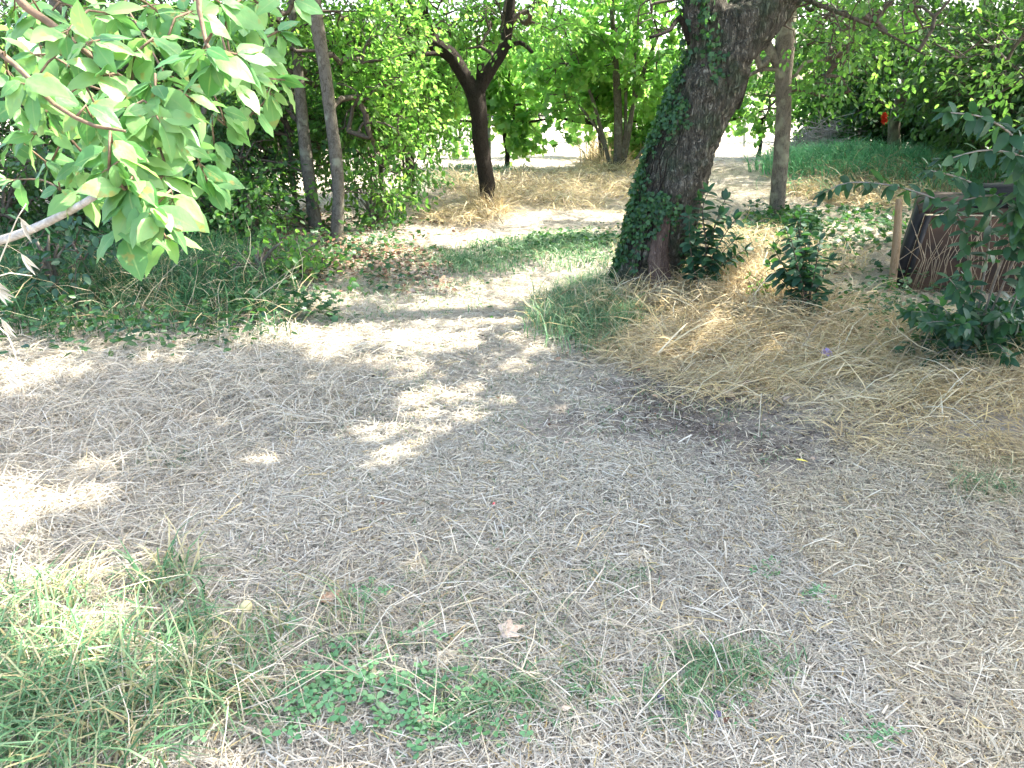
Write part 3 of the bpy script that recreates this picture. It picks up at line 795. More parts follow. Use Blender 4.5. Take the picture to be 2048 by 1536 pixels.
# ivy on the trunk
lb = MB(); sb = MB()
Tt = norm(np.gradient(TP, axis=0))
def ivy_on(P, R, n, a0, a1, t0, t1, s0=.028, s1=.055, dens=None, off=.012):
    T = norm(np.gradient(P, axis=0))
    side = norm(np.cross(T, [0, -1, 0]))            # to one side of the trunk as the path sees it
    front = norm(np.cross(side, T)); front = np.where((front[:, 1:2] > 0), -front, front)
    left = np.where(side[:, :1] > 0, -side, side)
    t = rng.uniform(t0, t1, n); a = np.radians(rng.uniform(a0, a1, n))
    if dens is not None:
        k = rng.random(n) < dens(t, np.degrees(a)); t = t[k]; a = a[k]; n = len(t)
    i = np.clip((t * (len(P) - 1)).astype(int), 0, len(P) - 1)
    nrm = left[i] * np.cos(a)[:, None] + front[i] * np.sin(a)[:, None]
    pos = P[i] + T[i] * rng.uniform(-.03, .03, (n, 1)) + nrm * (R[i] * 1.02 + off + rng.random(n) * .035)[:, None]
    d = norm(-T[i] * .6 + rng.normal(0, .6, (n, 3)) + np.array([0, 0, -.3]))
    lb.scatter(IV_V, IV_F, pos, d, nrm + rng.normal(0, .45, (n, 3)), rng.uniform(s0, s1, n))
def dens(t, a):   # a: 0 = left edge, 90 = front, 180 = right edge
    m = np.clip((88 - a + 25 * np.sin(t * 17) - 35 * (t > .55)) / 30, 0, 1)
    m = np.maximum(m, .9 * np.exp(-((a - 150) / 16) ** 2) * (t < .45))
    m = m * (.22 + .62 * (np.sin(23 * t + .09 * a) * np.sin(.13 * a - 11 * t + 1) > -.35))
    return m
ivy_on(TP, TR, 11000, -50, 180, .04, .99, s0=.018, s1=.042, dens=dens)
LP, LR = smooth(*limb_l); ivy_on(LP, LR, 1800, -40, 110, .05, .8, dens=lambda t, a: .3 + .4 * (np.sin(9 * t + .08 * a) > 0))
for k in range(14):
    a0 = np.radians(rng.uniform(-20, 85)); pts = []
    for q in np.linspace(.05, rng.uniform(.5, .95), 12):
        i = int(q * (len(TP) - 1)); T = Tt[i]; sd = norm(np.cross(T, [0, -1, 0])); sd = -sd if sd[0] > 0 else sd; fr = np.cross(sd, T); fr = -fr if fr[1] > 0 else fr
        a0 += rng.normal(0, .08); pts.append(TP[i] + (sd * math.cos(a0) + fr * math.sin(a0)) * (TR[i] + .012))
    sb.tube(pts, np.linspace(.008, .003, len(pts)), sides=5, step=.08)
lb.build('ivy_leaves', M['leaf_ivy'], big, base)
sb.build('ivy_stems', M['bark_dark'], big, base, smooth_=True)
# exposed reddish wood at the foot
tb = MB(); pts = []; 
for px, py, r in ((1322, 600, 20), (1322, 560, 20), (1318, 510, 18), (1326, 460, 12), (1336, 420, 6)):
    pts.append((at(px, py, 5.615), r / F * 5.8))
tb.tube([p for p, r in pts], [r for p, r in pts], sides=20, step=.03, rough=.10)
o = tb.build('bare_wood', bark_mat('bare_wood', (.03, .02, .015), (.085, .055, .042), (.16, .11, .085), scale=14, stretch=.12, bump=.9), big, base, smooth_=True)
o['label'] = 'strip of exposed reddish wood at the foot of the trunk'

# crown of the big tree: high leaves throw the shade on the path
def add_crown(root, base, limbs, blobs, leaf, **k):
    """crown on an existing thing"""
    sub = foliage_tree('tmp', '', 'tree', base, limbs, blobs, leaf, M['bark_old'], **k)
    for c in list(sub.children):
        c.parent = root
        if c.name.startswith('trunk'): c.name = 'limbs'
    bpy.data.objects.remove(sub)
up1 = ([at(1350, -420, YB), np.array([1.1, 6.5, 4.4]), np.array([0.2, 7.2, 5.4]), np.array([-.8, 7.8, 6.0])], [.10, .08, .06, .04])
up2 = ([at(1900, -420, YB), np.array([4.4, 6.6, 4.2]), np.array([5.4, 7.4, 5.2]), np.array([6.2, 8.0, 6.0])], [.12, .10, .07, .04])
up3 = ([at(1760, -230, YB), np.array([3.2, 5.0, 3.9]), np.array([3.2, 4.2, 4.9]), np.array([3.4, 3.4, 5.6])], [.10, .08, .06, .03])
hi = [high((1.0, 7.2, 5.2), (2.6, 2.4, 1.2), 520), high((3.8, 7.0, 5.3), (2.8, 2.6, 1.3), 640), high((3.8, 3.7, 5.0), (2.7, 1.7, .8), 900), high((5.8, 4.0, 5.2), (2.0, 2.0, .9), 460), high((1.9, 4.2, 4.8), (1.8, 1.5, .6), 480), high((5.6, 8.4, 5.6), (2.2, 2.4, 1.2), 420)]
add_crown(big, base, [up1, up2, up3], hi, M['leaf_mid'], size=(.08, .13), per=16, tw=.55)
low = [fb(1640, 40, 6.8, .9, .9, .30, 50), fb(1800, 0, 7.4, 1.0, 1.0, .3, 50), fb(1330, 50, 6.6, .35, .6, .3, 24)]
add_crown(big, base, [([at(1560, -25, YB), at(1640, 10, 6.2), at(1760, 60, 6.6), at(1850, 110, 6.9)], [.024, .016, .010, .006])], low, M['leaf_mid'], size=(.04, .07), per=14, tw=.35)

# --- forked dark tree
YF = 10.2
t0 = limb([(976, 438, 20), (975, 425, 16), (974, 370, 15), (962, 290, 15), (957, 225, 16), (950, 185, 19)], YF)
l1 = limb([(952, 195, 15), (925, 145, 14), (900, 108, 14), (870, 90, 13), (838, 72, 10), (810, 45, 9), (782, 0, 8), (760, -80, 9), (700, -260, 7)], YF)
l2 = limb([(950, 195, 14), (968, 160, 13), (988, 128, 11), (1008, 95, 10), (1018, 50, 9), (1023, 0, 8), (1040, -100, 8), (1090, -280, 6)], YF)
l3 = limb([(880, 95, 11), (858, 55, 8), (846, 10, 7), (835, -60, 6)], YF)
l4 = limb([(870, 88, 9), (835, 30, 6, 10.4), (812, -10, 6, 10.6), (790, -90, 5, 10.8)], YF)
l5 = limb([(963, 160, 11), (964, 143, 11), (963, 127, 9)], YF)
l6 = limb([(1005, 100, 5), (1040, 85, 4, 10.1), (1065, 105, 3, 10.0)], YF)
l7 = limb([(895, 105, 5), (850, 108, 4, 10.0), (790, 108, 3, 9.8), (740, 100, 2, 9.7)], YF)
fc = [fb(850, 60, 10.2, 1.1, .9, .45, 90), fb(980, 20, 11.4, 1.2, .6, .4, 120), fb(900, 70, 11.6, 1.0, .5, .4, 70), fb(760, 120, 9.9, .7, .8, .55, 70), fb(1010, 30, 10.6, .9, .8, .35, 50), fb(890, -60, 10.4, 1.6, 1.4, .5, 110),
      fb(720, 30, 10, .8, .8, .5, 60), high((-.6, 11.2, 4.3), (2.6, 2.0, 1.1), 420), high((2.4, 12.0, 4.4), (2.4, 1.8, .9), 700), high((4.4, 14.4, 4.8), (2.4, 1.6, 1.0), 560), high((.6, 12.6, 4.2), (1.6, 1.4, .7), 300)]
foliage_tree('forked_tree', 'dark forked tree with two spreading limbs standing mid way along the path', 'tree', plant_base(t0), [t0, l1, l2, l3, l4, l5, l6, l7], fc,
             M['leaf_light'], M['bark_dark'], size=(.05, .09), per=13, tw=.4, sides=12, rough=.05, droop=.7)

# --- lichen spotted slim tree at right of the path
YL = 9.8
t0 = limb([(1552, 445, 17), (1553, 432, 15), (1557, 380, 14), (1564, 300, 14), (1567, 230, 14), (1568, 150, 15), (1571, 90, 17), (1574, 30, 17), (1578, -40, 15), (1590, -160, 13), (1640, -320, 9)], YL)
l1 = limb([(1567, 150, 10), (1552, 120, 10), (1536, 92, 9), (1530, 60, 6), (1528, 20, 4), (1515, -60, 3)], YL)
l2 = limb([(1545, 108, 6), (1528, 128, 8), (1520, 132, 7), (1512, 105, 5), (1503, 80, 4)], YL)
l3 = limb([(1565, 140, 4), (1530, 138, 4), (1500, 150, 3), (1440, 195, 2, 9.4)], YL)
l4 = limb([(1570, 160, 4), (1592, 150, 3), (1610, 125, 3), (1650, 120, 2)], YL)
lc = [fb(1640, 110, 10.2, .7, .9, .5, 75), fb(1480, 30, 10.6, .6, .7, .4, 30), fb(1530, 200, 10.8, .35, .4, .28, 14), fb(1650, 30, 10.0, 1.0, .9, .5, 90), fb(1470, 230, 9.6, .2, .3, .3, 8),
      high((4.2, 10.8, 4.6), (2.4, 2.2, 1.2), 460), high((6.2, 11.6, 4.8), (2.2, 2.2, 1.2), 360), high((6.4, 15.0, 4.9), (2.2, 2.2, 1.1), 300), high((8.6, 18.0, 5.2), (2.4, 2.4, 1.1), 300)]
foliage_tree('slim_tree', 'slim pale lichen spotted tree standing right of the far path', 'tree', plant_base(t0), [t0, l1, l2, l3, l4], lc,
             M['leaf_mid'], M['bark_grey'], tv=OV_V, tf=OV_F, size=(.06, .10), per=15, tw=.45, rough=.06)

# --- left hedge trunks
grp = 'trunks in the hedge at left'
TL = [
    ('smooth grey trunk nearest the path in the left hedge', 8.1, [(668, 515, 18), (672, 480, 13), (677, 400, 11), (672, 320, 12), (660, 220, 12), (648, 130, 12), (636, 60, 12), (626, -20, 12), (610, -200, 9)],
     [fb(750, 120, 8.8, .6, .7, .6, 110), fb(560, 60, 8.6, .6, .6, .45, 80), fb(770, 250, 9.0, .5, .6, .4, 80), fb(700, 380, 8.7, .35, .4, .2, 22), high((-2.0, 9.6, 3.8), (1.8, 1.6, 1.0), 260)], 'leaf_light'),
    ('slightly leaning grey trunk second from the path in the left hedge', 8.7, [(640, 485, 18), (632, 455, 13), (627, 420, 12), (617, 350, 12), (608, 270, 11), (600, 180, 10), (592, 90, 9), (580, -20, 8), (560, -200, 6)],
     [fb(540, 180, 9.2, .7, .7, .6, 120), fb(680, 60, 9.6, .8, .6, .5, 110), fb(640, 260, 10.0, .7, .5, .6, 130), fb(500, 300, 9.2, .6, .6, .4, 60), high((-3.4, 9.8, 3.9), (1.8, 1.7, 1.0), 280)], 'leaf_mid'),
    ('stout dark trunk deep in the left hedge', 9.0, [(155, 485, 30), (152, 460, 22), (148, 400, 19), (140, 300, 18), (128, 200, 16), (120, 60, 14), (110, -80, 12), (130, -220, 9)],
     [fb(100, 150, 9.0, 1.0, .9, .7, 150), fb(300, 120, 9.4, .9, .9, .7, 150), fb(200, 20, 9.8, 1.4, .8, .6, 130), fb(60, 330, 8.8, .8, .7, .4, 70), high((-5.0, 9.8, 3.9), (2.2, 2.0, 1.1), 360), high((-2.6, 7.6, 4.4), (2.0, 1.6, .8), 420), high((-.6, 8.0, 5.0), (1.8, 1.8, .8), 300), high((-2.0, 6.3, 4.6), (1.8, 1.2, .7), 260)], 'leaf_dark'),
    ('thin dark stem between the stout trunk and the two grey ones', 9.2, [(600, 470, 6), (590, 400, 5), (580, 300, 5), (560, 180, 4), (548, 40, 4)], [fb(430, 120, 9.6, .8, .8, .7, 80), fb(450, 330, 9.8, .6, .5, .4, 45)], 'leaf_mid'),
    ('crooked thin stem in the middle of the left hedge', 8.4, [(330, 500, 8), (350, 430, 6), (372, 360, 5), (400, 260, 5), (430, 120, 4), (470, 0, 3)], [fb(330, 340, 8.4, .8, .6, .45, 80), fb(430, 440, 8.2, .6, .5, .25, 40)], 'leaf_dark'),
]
for lab, YY, sp, bl, lm in TL:
    t0 = limb(sp, YY)
    foliage_tree('hedge_tree', lab, 'tree', plant_base(t0), [t0], bl, M[lm], M['bark_smooth'], size=(.05, .09), per=15, tw=.38, rough=.05, group=grp)

# --- shrubs of the hedge
def shrub(label, px, Y, w_, h_, n, leaf, size=(.05, .09), name='hedge_shrub', group='shrubs of the hedge at left', tv=OV_V, tf=OV_F, stems=6, per=16, bark='bark_smooth', depth=.7, zc=.55, up_s=.55, gap=True, tw=.35, droop=.5):
    gx = at(px, 400, Y)[0]; base = np.array([gx, Y, float(H(gx, Y))])
    limbs_ = []
    for k in range(stems):
        a = rng.uniform(0, 6.28); r = w_ * rng.uniform(.2, .75)
        top = base + np.array([math.cos(a) * r, math.sin(a) * r * depth, h_ * rng.uniform(.6, .95)])
        mid = base * .5 + top * .5 + np.array([-math.cos(a) * r * .25, 0, h_ * .1])
        b0 = base + np.array([math.cos(a), math.sin(a), 0]) * .05 - [0, 0, .05]
        limbs_.append(([b0, mid, top], [.022, .016, .006]))
    blobs = [(base + [0, 0, h_ * zc], (w_, depth, h_ * .5), n), (base + [rng.normal(0, w_ * .4), 0, h_ * .8], (w_ * .6, depth * .8, h_ * .3), n // 3)]
    return foliage_tree(name, label, 'shrub', base, limbs_, blobs, M[leaf], M[bark], tv=tv, tf=tf, size=size, per=per, tw=tw, sides=6, rough=.04, group=group, part='stems', up_s=up_s, gap=gap, droop=droop)
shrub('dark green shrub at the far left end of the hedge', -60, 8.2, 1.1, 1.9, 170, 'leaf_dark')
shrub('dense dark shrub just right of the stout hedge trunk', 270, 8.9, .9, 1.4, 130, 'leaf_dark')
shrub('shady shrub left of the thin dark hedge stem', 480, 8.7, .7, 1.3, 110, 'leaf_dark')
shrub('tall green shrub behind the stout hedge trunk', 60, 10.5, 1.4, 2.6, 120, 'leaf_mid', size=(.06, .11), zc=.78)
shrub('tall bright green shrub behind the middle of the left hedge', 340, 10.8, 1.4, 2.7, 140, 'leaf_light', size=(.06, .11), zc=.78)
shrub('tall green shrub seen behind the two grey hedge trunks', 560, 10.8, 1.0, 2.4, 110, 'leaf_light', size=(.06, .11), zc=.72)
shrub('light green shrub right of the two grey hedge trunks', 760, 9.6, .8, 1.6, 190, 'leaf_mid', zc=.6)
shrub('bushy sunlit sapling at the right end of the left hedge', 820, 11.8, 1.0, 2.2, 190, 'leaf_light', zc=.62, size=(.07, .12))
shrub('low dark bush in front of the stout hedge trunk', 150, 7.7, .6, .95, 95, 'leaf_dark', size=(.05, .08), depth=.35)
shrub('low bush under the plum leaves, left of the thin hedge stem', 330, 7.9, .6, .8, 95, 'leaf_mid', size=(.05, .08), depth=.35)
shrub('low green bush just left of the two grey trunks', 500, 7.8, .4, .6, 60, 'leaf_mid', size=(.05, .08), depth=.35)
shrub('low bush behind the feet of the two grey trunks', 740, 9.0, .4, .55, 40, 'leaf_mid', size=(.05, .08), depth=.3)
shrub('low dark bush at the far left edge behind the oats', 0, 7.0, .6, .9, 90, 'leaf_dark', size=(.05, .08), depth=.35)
shrub('small leafy sprout at the edge of the path below the grey trunks', 500, 6.0, .35, .42, 26, 'leaf_mid', size=(.05, .08), depth=.3, per=10, tw=.22)
shrub('low yellow green sprout on the path edge', 590, 6.3, .3, .36, 16, 'leaf_light', size=(.05, .08), depth=.3, per=10, tw=.22)
shrub('small leafy bush in the long grass at the left edge', 70, 5.4, .38, .55, 26, 'leaf_blue', size=(.06, .09), depth=.3, per=12, tw=.3)

# --- bush with many stems and dry grass at its foot
YS = 15.0
def stem(sp): return limb(sp, YS)
ms = [stem([(1234, 348, 9), (1236, 300, 9), (1236, 220, 8), (1232, 150, 7), (1226, 60, 5), (1222, -30, 4)]),
      stem([(1222, 345, 4), (1205, 270, 4), (1178, 180, 3), (1140, 100, 3), (1120, 20, 2)]), stem([(1226, 345, 4), (1195, 260, 3), (1140, 195, 2), (1100, 190, 2)]),
      stem([(1242, 345, 4), (1256, 260, 4), (1275, 180, 4), (1300, 110, 3), (1330, 40, 3)]), stem([(1246, 345, 3), (1262, 250, 3), (1268, 180, 3), (1270, 80, 2)]),
      stem([(1252, 350, 3), (1285, 300, 3), (1320, 255, 2), (1350, 220, 2)]), stem([(1238, 345, 3), (1250, 260, 3), (1252, 150, 3)])]
foliage_tree('stemmy_bush', 'many stemmed bush rising from a tuft of dry grass beyond the leaning trunk', 'shrub', plant_base(ms[0]), ms,
             [fb(1230, 80, 15, 1.3, 1.0, .7, 150), fb(1320, 150, 14.8, .8, .8, .5, 60), fb(1120, 110, 15, .8, .8, .6, 70), fb(1250, -20, 15.3, 1.8, 1.0, .5, 130), fb(1130, 220, 14.8, .5, .6, .3, 14)],
             M['leaf_light'], M['bark_smooth'], tv=VI_V, tf=VI_F, size=(.09, .16), per=8, tw=.4, sides=6, part='stems', rough=.04, droop=.6, up_s=.7)

# --- grapevines
def vine(label, x, Y, h=.92, wide=.9, n=95, lit_=True):
    base = np.array([x, Y, float(H(x, Y))])
    jt = lambda s: rng.normal(0, s, 3)
    tr = ([base - [0, 0, .05], base + [.03, 0, h * .35], base + [-.03, 0, h * .7], base + [.02, 0, h * .95]], [.055, .042, .045, .06])
    a1 = ([base + [0, 0, h * .93], base + [-.25, 0, h * .95] + jt(.02), base + [-.5, 0, h * 1.02] + jt(.03), base + [-wide, 0, h] + jt(.03)], [.05, .035, .035, .018])
    a2 = ([base + [0, 0, h * .93], base + [.2, 0, h * 1.02] + jt(.02), base + [.5, 0, h * .97] + jt(.03), base + [wide, 0, h * 1.02] + jt(.03)], [.05, .035, .03, .018])
    bl = [(base + [0, 0, h + .55], (wide * 1.1, .35, .65), n), (base + [rng.normal(0, .5), -.1, h - .15], (wide * .6, .4, .45), n // 3), (base + [rng.normal(0, .5), -.1, h + 1.2], (wide * .9, .4, .35), n // 4)]
    foliage_tree('grapevine', label, 'grapevine', base, [tr, a1, a2], bl, M['leaf_vine'], M['bark_dark'], tv=VI_V, tf=VI_F, size=(.12, .20), per=9, tw=.4,
                 sides=8, rough=.12, group='grapevines in rows beyond the trees', gap=False, droop=.5, up_s=.9)
vx = at(1012, 340, 16)[0]
vine('gnarled grapevine with a bare T shaped trunk beside the grey post', vx, 16.0)
words_ = ['grapevine left of the T shaped vine in the front row', 'second grapevine left of the T shaped vine', 'third grapevine left of the T shaped vine', 'fourth grapevine left, half hidden behind the hedge',
          'fifth grapevine left, behind the hedge shrubs']
for k in range(5): vine(words_[k], vx - 1.9 * (k + 1), 16.0 + .1 * k)
words_ = ['grapevine right of the T shaped vine, behind the stemmy bush', 'front row grapevine just left of the opening in the trees']
for k in range(2): vine(words_[k], vx + 1.9 * (k + 1), 16.2)
ORD = ['leftmost', 'second', 'third', 'fourth', 'fifth', 'sixth', 'seventh', 'eighth', 'ninth', 'tenth', 'eleventh', 'twelfth']
for r, YR in enumerate((19.2, 25.0)):
    for k in range(-5, 4 + r):
        x = vx + 2.0 * k + .5 * r
        vine('%s grapevine from the left in the %s row of the sunlit vineyard' % (ORD[k + 5], ('second', 'third', 'fourth')[r]), x, YR, n=36)
# grey vineyard posts
def post(label, px, py0, py1, Y, r):
    b = at(px, py0, Y); b = np.array([b[0], Y, float(H(b[0], Y))]); t = at(px - 1, py1, Y)
    mb = MB(); P = [b - [0, 0, .1], b + (t - b) * .5, t]; mb.tube(P, [r, r * .97, r * .93], sides=10, step=.2, rough=.012)
    o = mb.build('vineyard_post', M['post'], None, b, smooth_=False)
    tag(o, label, 'post', 'posts of the vineyard rows')
post('pale grey post behind the forked tree', 977, 330, 110, 16.1, .055)
post('grey post at the far end of the sunny opening', 1490, 290, 205, 22.6, .05)
post('thin grey post left of the forked tree among the vines', 800, 320, 150, 19.2, .05)

# --- right side: dark trees and hedge
def rtree(label, px, Y, r, bl, leaf, size=(.06, .11), lean=0, mat='bark_smooth', per=16, sp=None, name='shade_tree', group='dark trees along the right side', gap=True):
    if sp is None:
        gx = at(px, 400, Y)[0]; b = np.array([gx, Y, float(H(gx, Y))])
        P = [b - [0, 0, .1], b + [lean * .2, 0, .8], b + [lean * .5, 0, 2.0], b + [lean, .1, 3.4], b + [lean * 1.3, .2, 4.8]]
        t0 = (P, [r * 1.25, r, r * .9, r * .75, r * .4])
    else:
        t0 = limb(sp, Y); b = plant_base(t0)
    foliage_tree(name, label, 'tree', b, [t0], bl, M[leaf], M[mat], size=size, per=per, tw=.5, group=group, gap=gap)
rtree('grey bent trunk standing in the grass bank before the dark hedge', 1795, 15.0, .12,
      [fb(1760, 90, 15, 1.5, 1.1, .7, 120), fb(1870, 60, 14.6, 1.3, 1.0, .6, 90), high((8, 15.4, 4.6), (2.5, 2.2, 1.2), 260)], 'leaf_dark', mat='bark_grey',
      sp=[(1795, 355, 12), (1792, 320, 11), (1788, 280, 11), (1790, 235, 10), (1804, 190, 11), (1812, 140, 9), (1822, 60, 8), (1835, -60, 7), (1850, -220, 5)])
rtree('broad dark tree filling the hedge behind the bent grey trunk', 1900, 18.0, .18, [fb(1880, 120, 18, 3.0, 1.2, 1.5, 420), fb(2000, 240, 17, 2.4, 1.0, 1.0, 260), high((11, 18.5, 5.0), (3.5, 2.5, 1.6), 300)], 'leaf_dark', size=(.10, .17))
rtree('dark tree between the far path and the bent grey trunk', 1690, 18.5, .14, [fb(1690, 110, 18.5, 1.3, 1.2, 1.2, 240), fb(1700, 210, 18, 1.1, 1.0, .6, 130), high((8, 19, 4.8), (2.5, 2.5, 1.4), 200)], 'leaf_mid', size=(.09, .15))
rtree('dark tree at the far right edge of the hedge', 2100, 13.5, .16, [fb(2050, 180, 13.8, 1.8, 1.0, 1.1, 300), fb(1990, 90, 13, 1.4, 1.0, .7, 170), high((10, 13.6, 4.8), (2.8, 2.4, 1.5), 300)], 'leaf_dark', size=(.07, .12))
rtree('sunlit leafy tree reaching in over the right corner', 2250, 8.0, .13, [fb(1990, 70, 8.0, .45, .7, .30, 34), fb(2035, 150, 7.8, .25, .5, .30, 12), fb(1820, 60, 8.8, .5, .8, .3, 14), high((6.6, 7.4, 4.6), (2.2, 2.4, 1.3), 380), high((7.6, 10.0, 5.0), (2.4, 2.2, 1.4), 320)], 'leaf_light', size=(.05, .09), lean=-.8)
rtree('tall tree outside the right edge shading the straw', 2700, 4.8, .16, [high((5.8, 4.6, 4.9), (2.2, 2.4, 1.3), 460), high((4.4, 2.6, 5.0), (2.0, 1.6, 1.0), 260), high((6.8, 6.2, 5.4), (2.2, 2.2, 1.2), 260)], 'leaf_mid', size=(.09, .14), per=18)
def hedge_wall():
    for k, (px, Y, w_, h_, lab) in enumerate(((1760, 17.0, 1.1, 1.5, 'dark hedge bush behind the bank grass'), (1880, 16.2, 1.2, 1.9, 'black green hedge bush right of the bent grey trunk'),
                                          (2020, 15.0, 1.3, 2.1, 'black green hedge bush at the right edge'), (2150, 12.0, 1.2, 2.0, 'dark bush just outside the right edge'), (1660, 19.5, .9, 1.6, 'dark hedge bush at the end of the bank'))):
        shrub(lab, px, Y, w_, h_, 230, 'leaf_dark', size=(.09, .15), name='hedge_bush', group='bushes of the dark hedge at right', per=18, depth=.9)
hedge_wall()
rtree('unseen shade tree added outside the frame beyond the right edge', 2900, 13.0, .22, [high((10.5, 13.5, 4.2), (2.6, 3.4, 1.8), 620), high((9.5, 9.5, 4.6), (2.2, 2.4, 1.3), 380)], 'leaf_dark', size=(.10, .16))  # unseen tree added to keep sun off the right-hand trees
rtree('black green tree filling the upper right corner', 2080, 11.5, .14, [fb(1990, 150, 11.8, 1.2, .9, .8, 300), fb(2060, 250, 11.4, .7, .8, .5, 120)], 'leaf_dark', size=(.07, .12))
# brush pile of dead twigs
c = at(1650, 285, 17.0); bx = np.array([c[0], 17.0, float(H(c[0], 17.0))]); n = 900
a = rng.random(n) * 6.28; rr = rng.random(n) ** .6
h_ = (1 - rr) * 1.0 * rng.random(n) ** .6
P = bx + np.stack([np.cos(a) * rr * 1.0, np.sin(a) * rr * .7, h_ + .02], -1)
D = norm(np.stack([rng.normal(.25, 1, n), rng.normal(0, 1, n), rng.normal(.1, .5, n)], -1)) * rng.uniform(.2, .7, n)[:, None]
P2 = P + D; P2[:, 2] = np.maximum(P2[:, 2], .12 + H(P2[:, 0], P2[:, 1]) * 0)
P[:, 2] = np.maximum(P[:, 2], H(P[:, 0], P[:, 1]) + .01)
mb = MB(); mb.prisms(P, P2, .009, .004, sides=4)
tag(mb.build('brush_pile', M['twig_dead'], None, bx), 'heap of grey dead twigs against the dark hedge', 'brush pile')
# red flower
fp = at(1767, 232, 15.8)
root = empty('red_flower', np.array([fp[0], 15.8, float(H(fp[0], 15.8))]), 'bright red flower on a thin stem in front of the dark hedge', 'flower')
mb = MB(); b0 = np.array([fp[0], 15.8, float(H(fp[0], 15.8))]); mb.tube([b0, b0 * .5 + fp * .5 + [.05, 0, 0], fp], [.008, .006, .004], sides=5, step=.2); mb.build('stem', M['twig'], root, b0)
mb = MB()
for q in (fp, fp + [.02, 0, -.09]):
    k = 9; a = np.arange(k) * 6.28 / k
    mb.scatter(OV_V, OV_F, np.repeat([q], k, 0), np.stack([np.cos(a), -.5 + 0 * a, np.sin(a)], -1), np.array([[0, -1., 0]]) + rng.normal(0, .3, (k, 3)), np.full(k, .085))
mb.build('petals', leaf_mat('red_petal', [(.75, .03, .01), (.85, .07, .03)], [(.8, .1, .03), (.9, .1, .05)], mix=.3), root, b0)

# --- background tree line
def far_tree_kind(label, x, Y, h, w_, leaf):
    b = np.array([x, Y, 0.0]); t0 = ([b - [0, 0, .2], b + [0, 0, h * .3], b + [.2, 0, h * .8]], [.22, .18, .06])
    return foliage_tree('distant_tree', label, 'tree', b, [t0], [(b + [0, 0, h * .55], (w_, w_ * .8, h * .42), 260)], M[leaf], M['bark_smooth'], size=(.25, .42), per=12, tw=.9,
                        group='distant trees beyond the vineyard', gap=False, min_r=.01, spray=.4)
def copy_tree(r0, x, Y, s, rz, label):
    r = r0.copy(); COL.objects.link(r); r.location = (x, Y, 0); r.scale = (s, s, s); r.rotation_euler = (0, 0, rz); r['label'] = label
    for ch in r0.children:
        c = ch.copy(); COL.objects.link(c); c.parent = r
fa = far_tree_kind('rounded distant tree just left of the forked tree', -5, 48, 5.0, 3.2, 'leaf_light')
fb_ = far_tree_kind('taller distant tree seen through the forked tree', 1.5, 50, 5.5, 3.4, 'leaf_mid')
sp = [(-13, 46, .9), (-20, 49, 1.1), (-28, 47, 1.0), (-37, 50, 1.15), (8, 52, .75), (14, 58, .7), (21, 50, 1.1), (28, 47, 1.2), (37, 50, 1.1), (-46, 48, 1.1)]
lb_ = ['distant tree behind the left hedge, nearest the vines', 'distant tree behind the middle of the left hedge', 'distant tree behind the stout hedge trunk', 'distant tree at the left edge', 'low distant tree in the opening left of the slim tree',
       'lowest distant tree above the sunny opening', 'distant tree behind the brush heap', 'distant tree behind the dark hedge', 'distant tree hidden behind the right hedge', 'distant tree outside the left edge']
for k, (x, Y, s) in enumerate(sp): copy_tree((fa, fb_)[k % 2], x, Y, s, k * 1.3, lb_[k])

# ------------------------------------------------------------------ rusty iron box and post at right
def slab(mb, p, u, v, t, nx=1):
    """a plate from corner p along u and v with thickness vector t"""
    p, u, v, t = map(np.asarray, (p, u, v, t))
    V = [p, p + u, p + u + v, p + v, p + t, p + u + t, p + u + v + t, p + v + t]
    mb.add(V, [3, 2, 1, 0, 4, 5, 6, 7, 0, 1, 5, 4, 1, 2, 6, 5, 2, 3, 7, 6, 3, 0, 4, 7], [4] * 6)
def ribbed(mb, p, u, v, nrm, ribs=9, amp=.012, t=.006):
    """ribbed sheet metal, p corner, u across, v up"""
    k = ribs * 8 + 1; s = np.linspace(0, 1, k); z = amp * np.sin(s * ribs * 2 * np.pi)
    for sgn in (0, 1):
        A = np.asarray(p) + s[:, None] * np.asarray(u) + (z + sgn * t)[:, None] * np.asarray(nrm)
        B = A + np.asarray(v)
        V = np.concatenate([A, B]); i = np.arange(k - 1)
        q = np.stack([i, i + 1, k + i + 1, k + i], -1)
        if sgn: q = q[:, ::-1]
        mb.add(V, q.ravel(), np.full(k - 1, 4))
b = np.array([3.05, 6.1, float(H(3.05, 6.1))])
root = empty('rusty_iron_tank', b, 'rusty brown sheet iron tank half hidden behind the dark leaved shrub', 'tank')
mb = MB(); ribbed(mb, b + [.06, -.02, -.03], [1.75, -.18, 0], [.12, .05, .62], [0, -1, 0], ribs=5, amp=.006); mb.build('front_panel', M['rust'], root, b)
mb = MB(); slab(mb, b + [0, 0, -.03], [.06, -.02, 0], [.12, .05, .64], [.5, 1.0, 0]); mb.build('side_panel', M['black_iron'], root, b)
for q in (.0, .5, 1.0):
    mb = MB(); slab(mb, b + [.06 + 1.72 * q, -.045 - .18 * q, -.03], [.035, 0, 0], [.12, .05, .62], [0, -.012, 0])
    mb.build('frame_strip', M['black_iron'], root, b)
mb = MB(); slab(mb, b + [.14, .04, .60], [1.7, -.16, 0], [.45, 1.0, .02], [0, 0, .03]); mb.build('lid', M['rust'], root, b)
mb = MB(); slab(mb, b + [.62, .10, .62], [.68, -.04, .05], [.02, .01, .17], [.02, .25, 0]); mb.build('raised_hatch', M['black_iron'], root, b)
mb = MB()
for k in range(60):
    x = rng.uniform(.02, .9); q = b + [x * 1.4, -.06 - x * .2 - rng.random() * .06, .02]
    mb.tube([q, q + [rng.normal(0, .06), -.02, .25], q + [rng.normal(.05, .1), rng.normal(0, .03), rng.uniform(.35, .6)]], [.003, .0025, .0015], sides=4, step=.15)
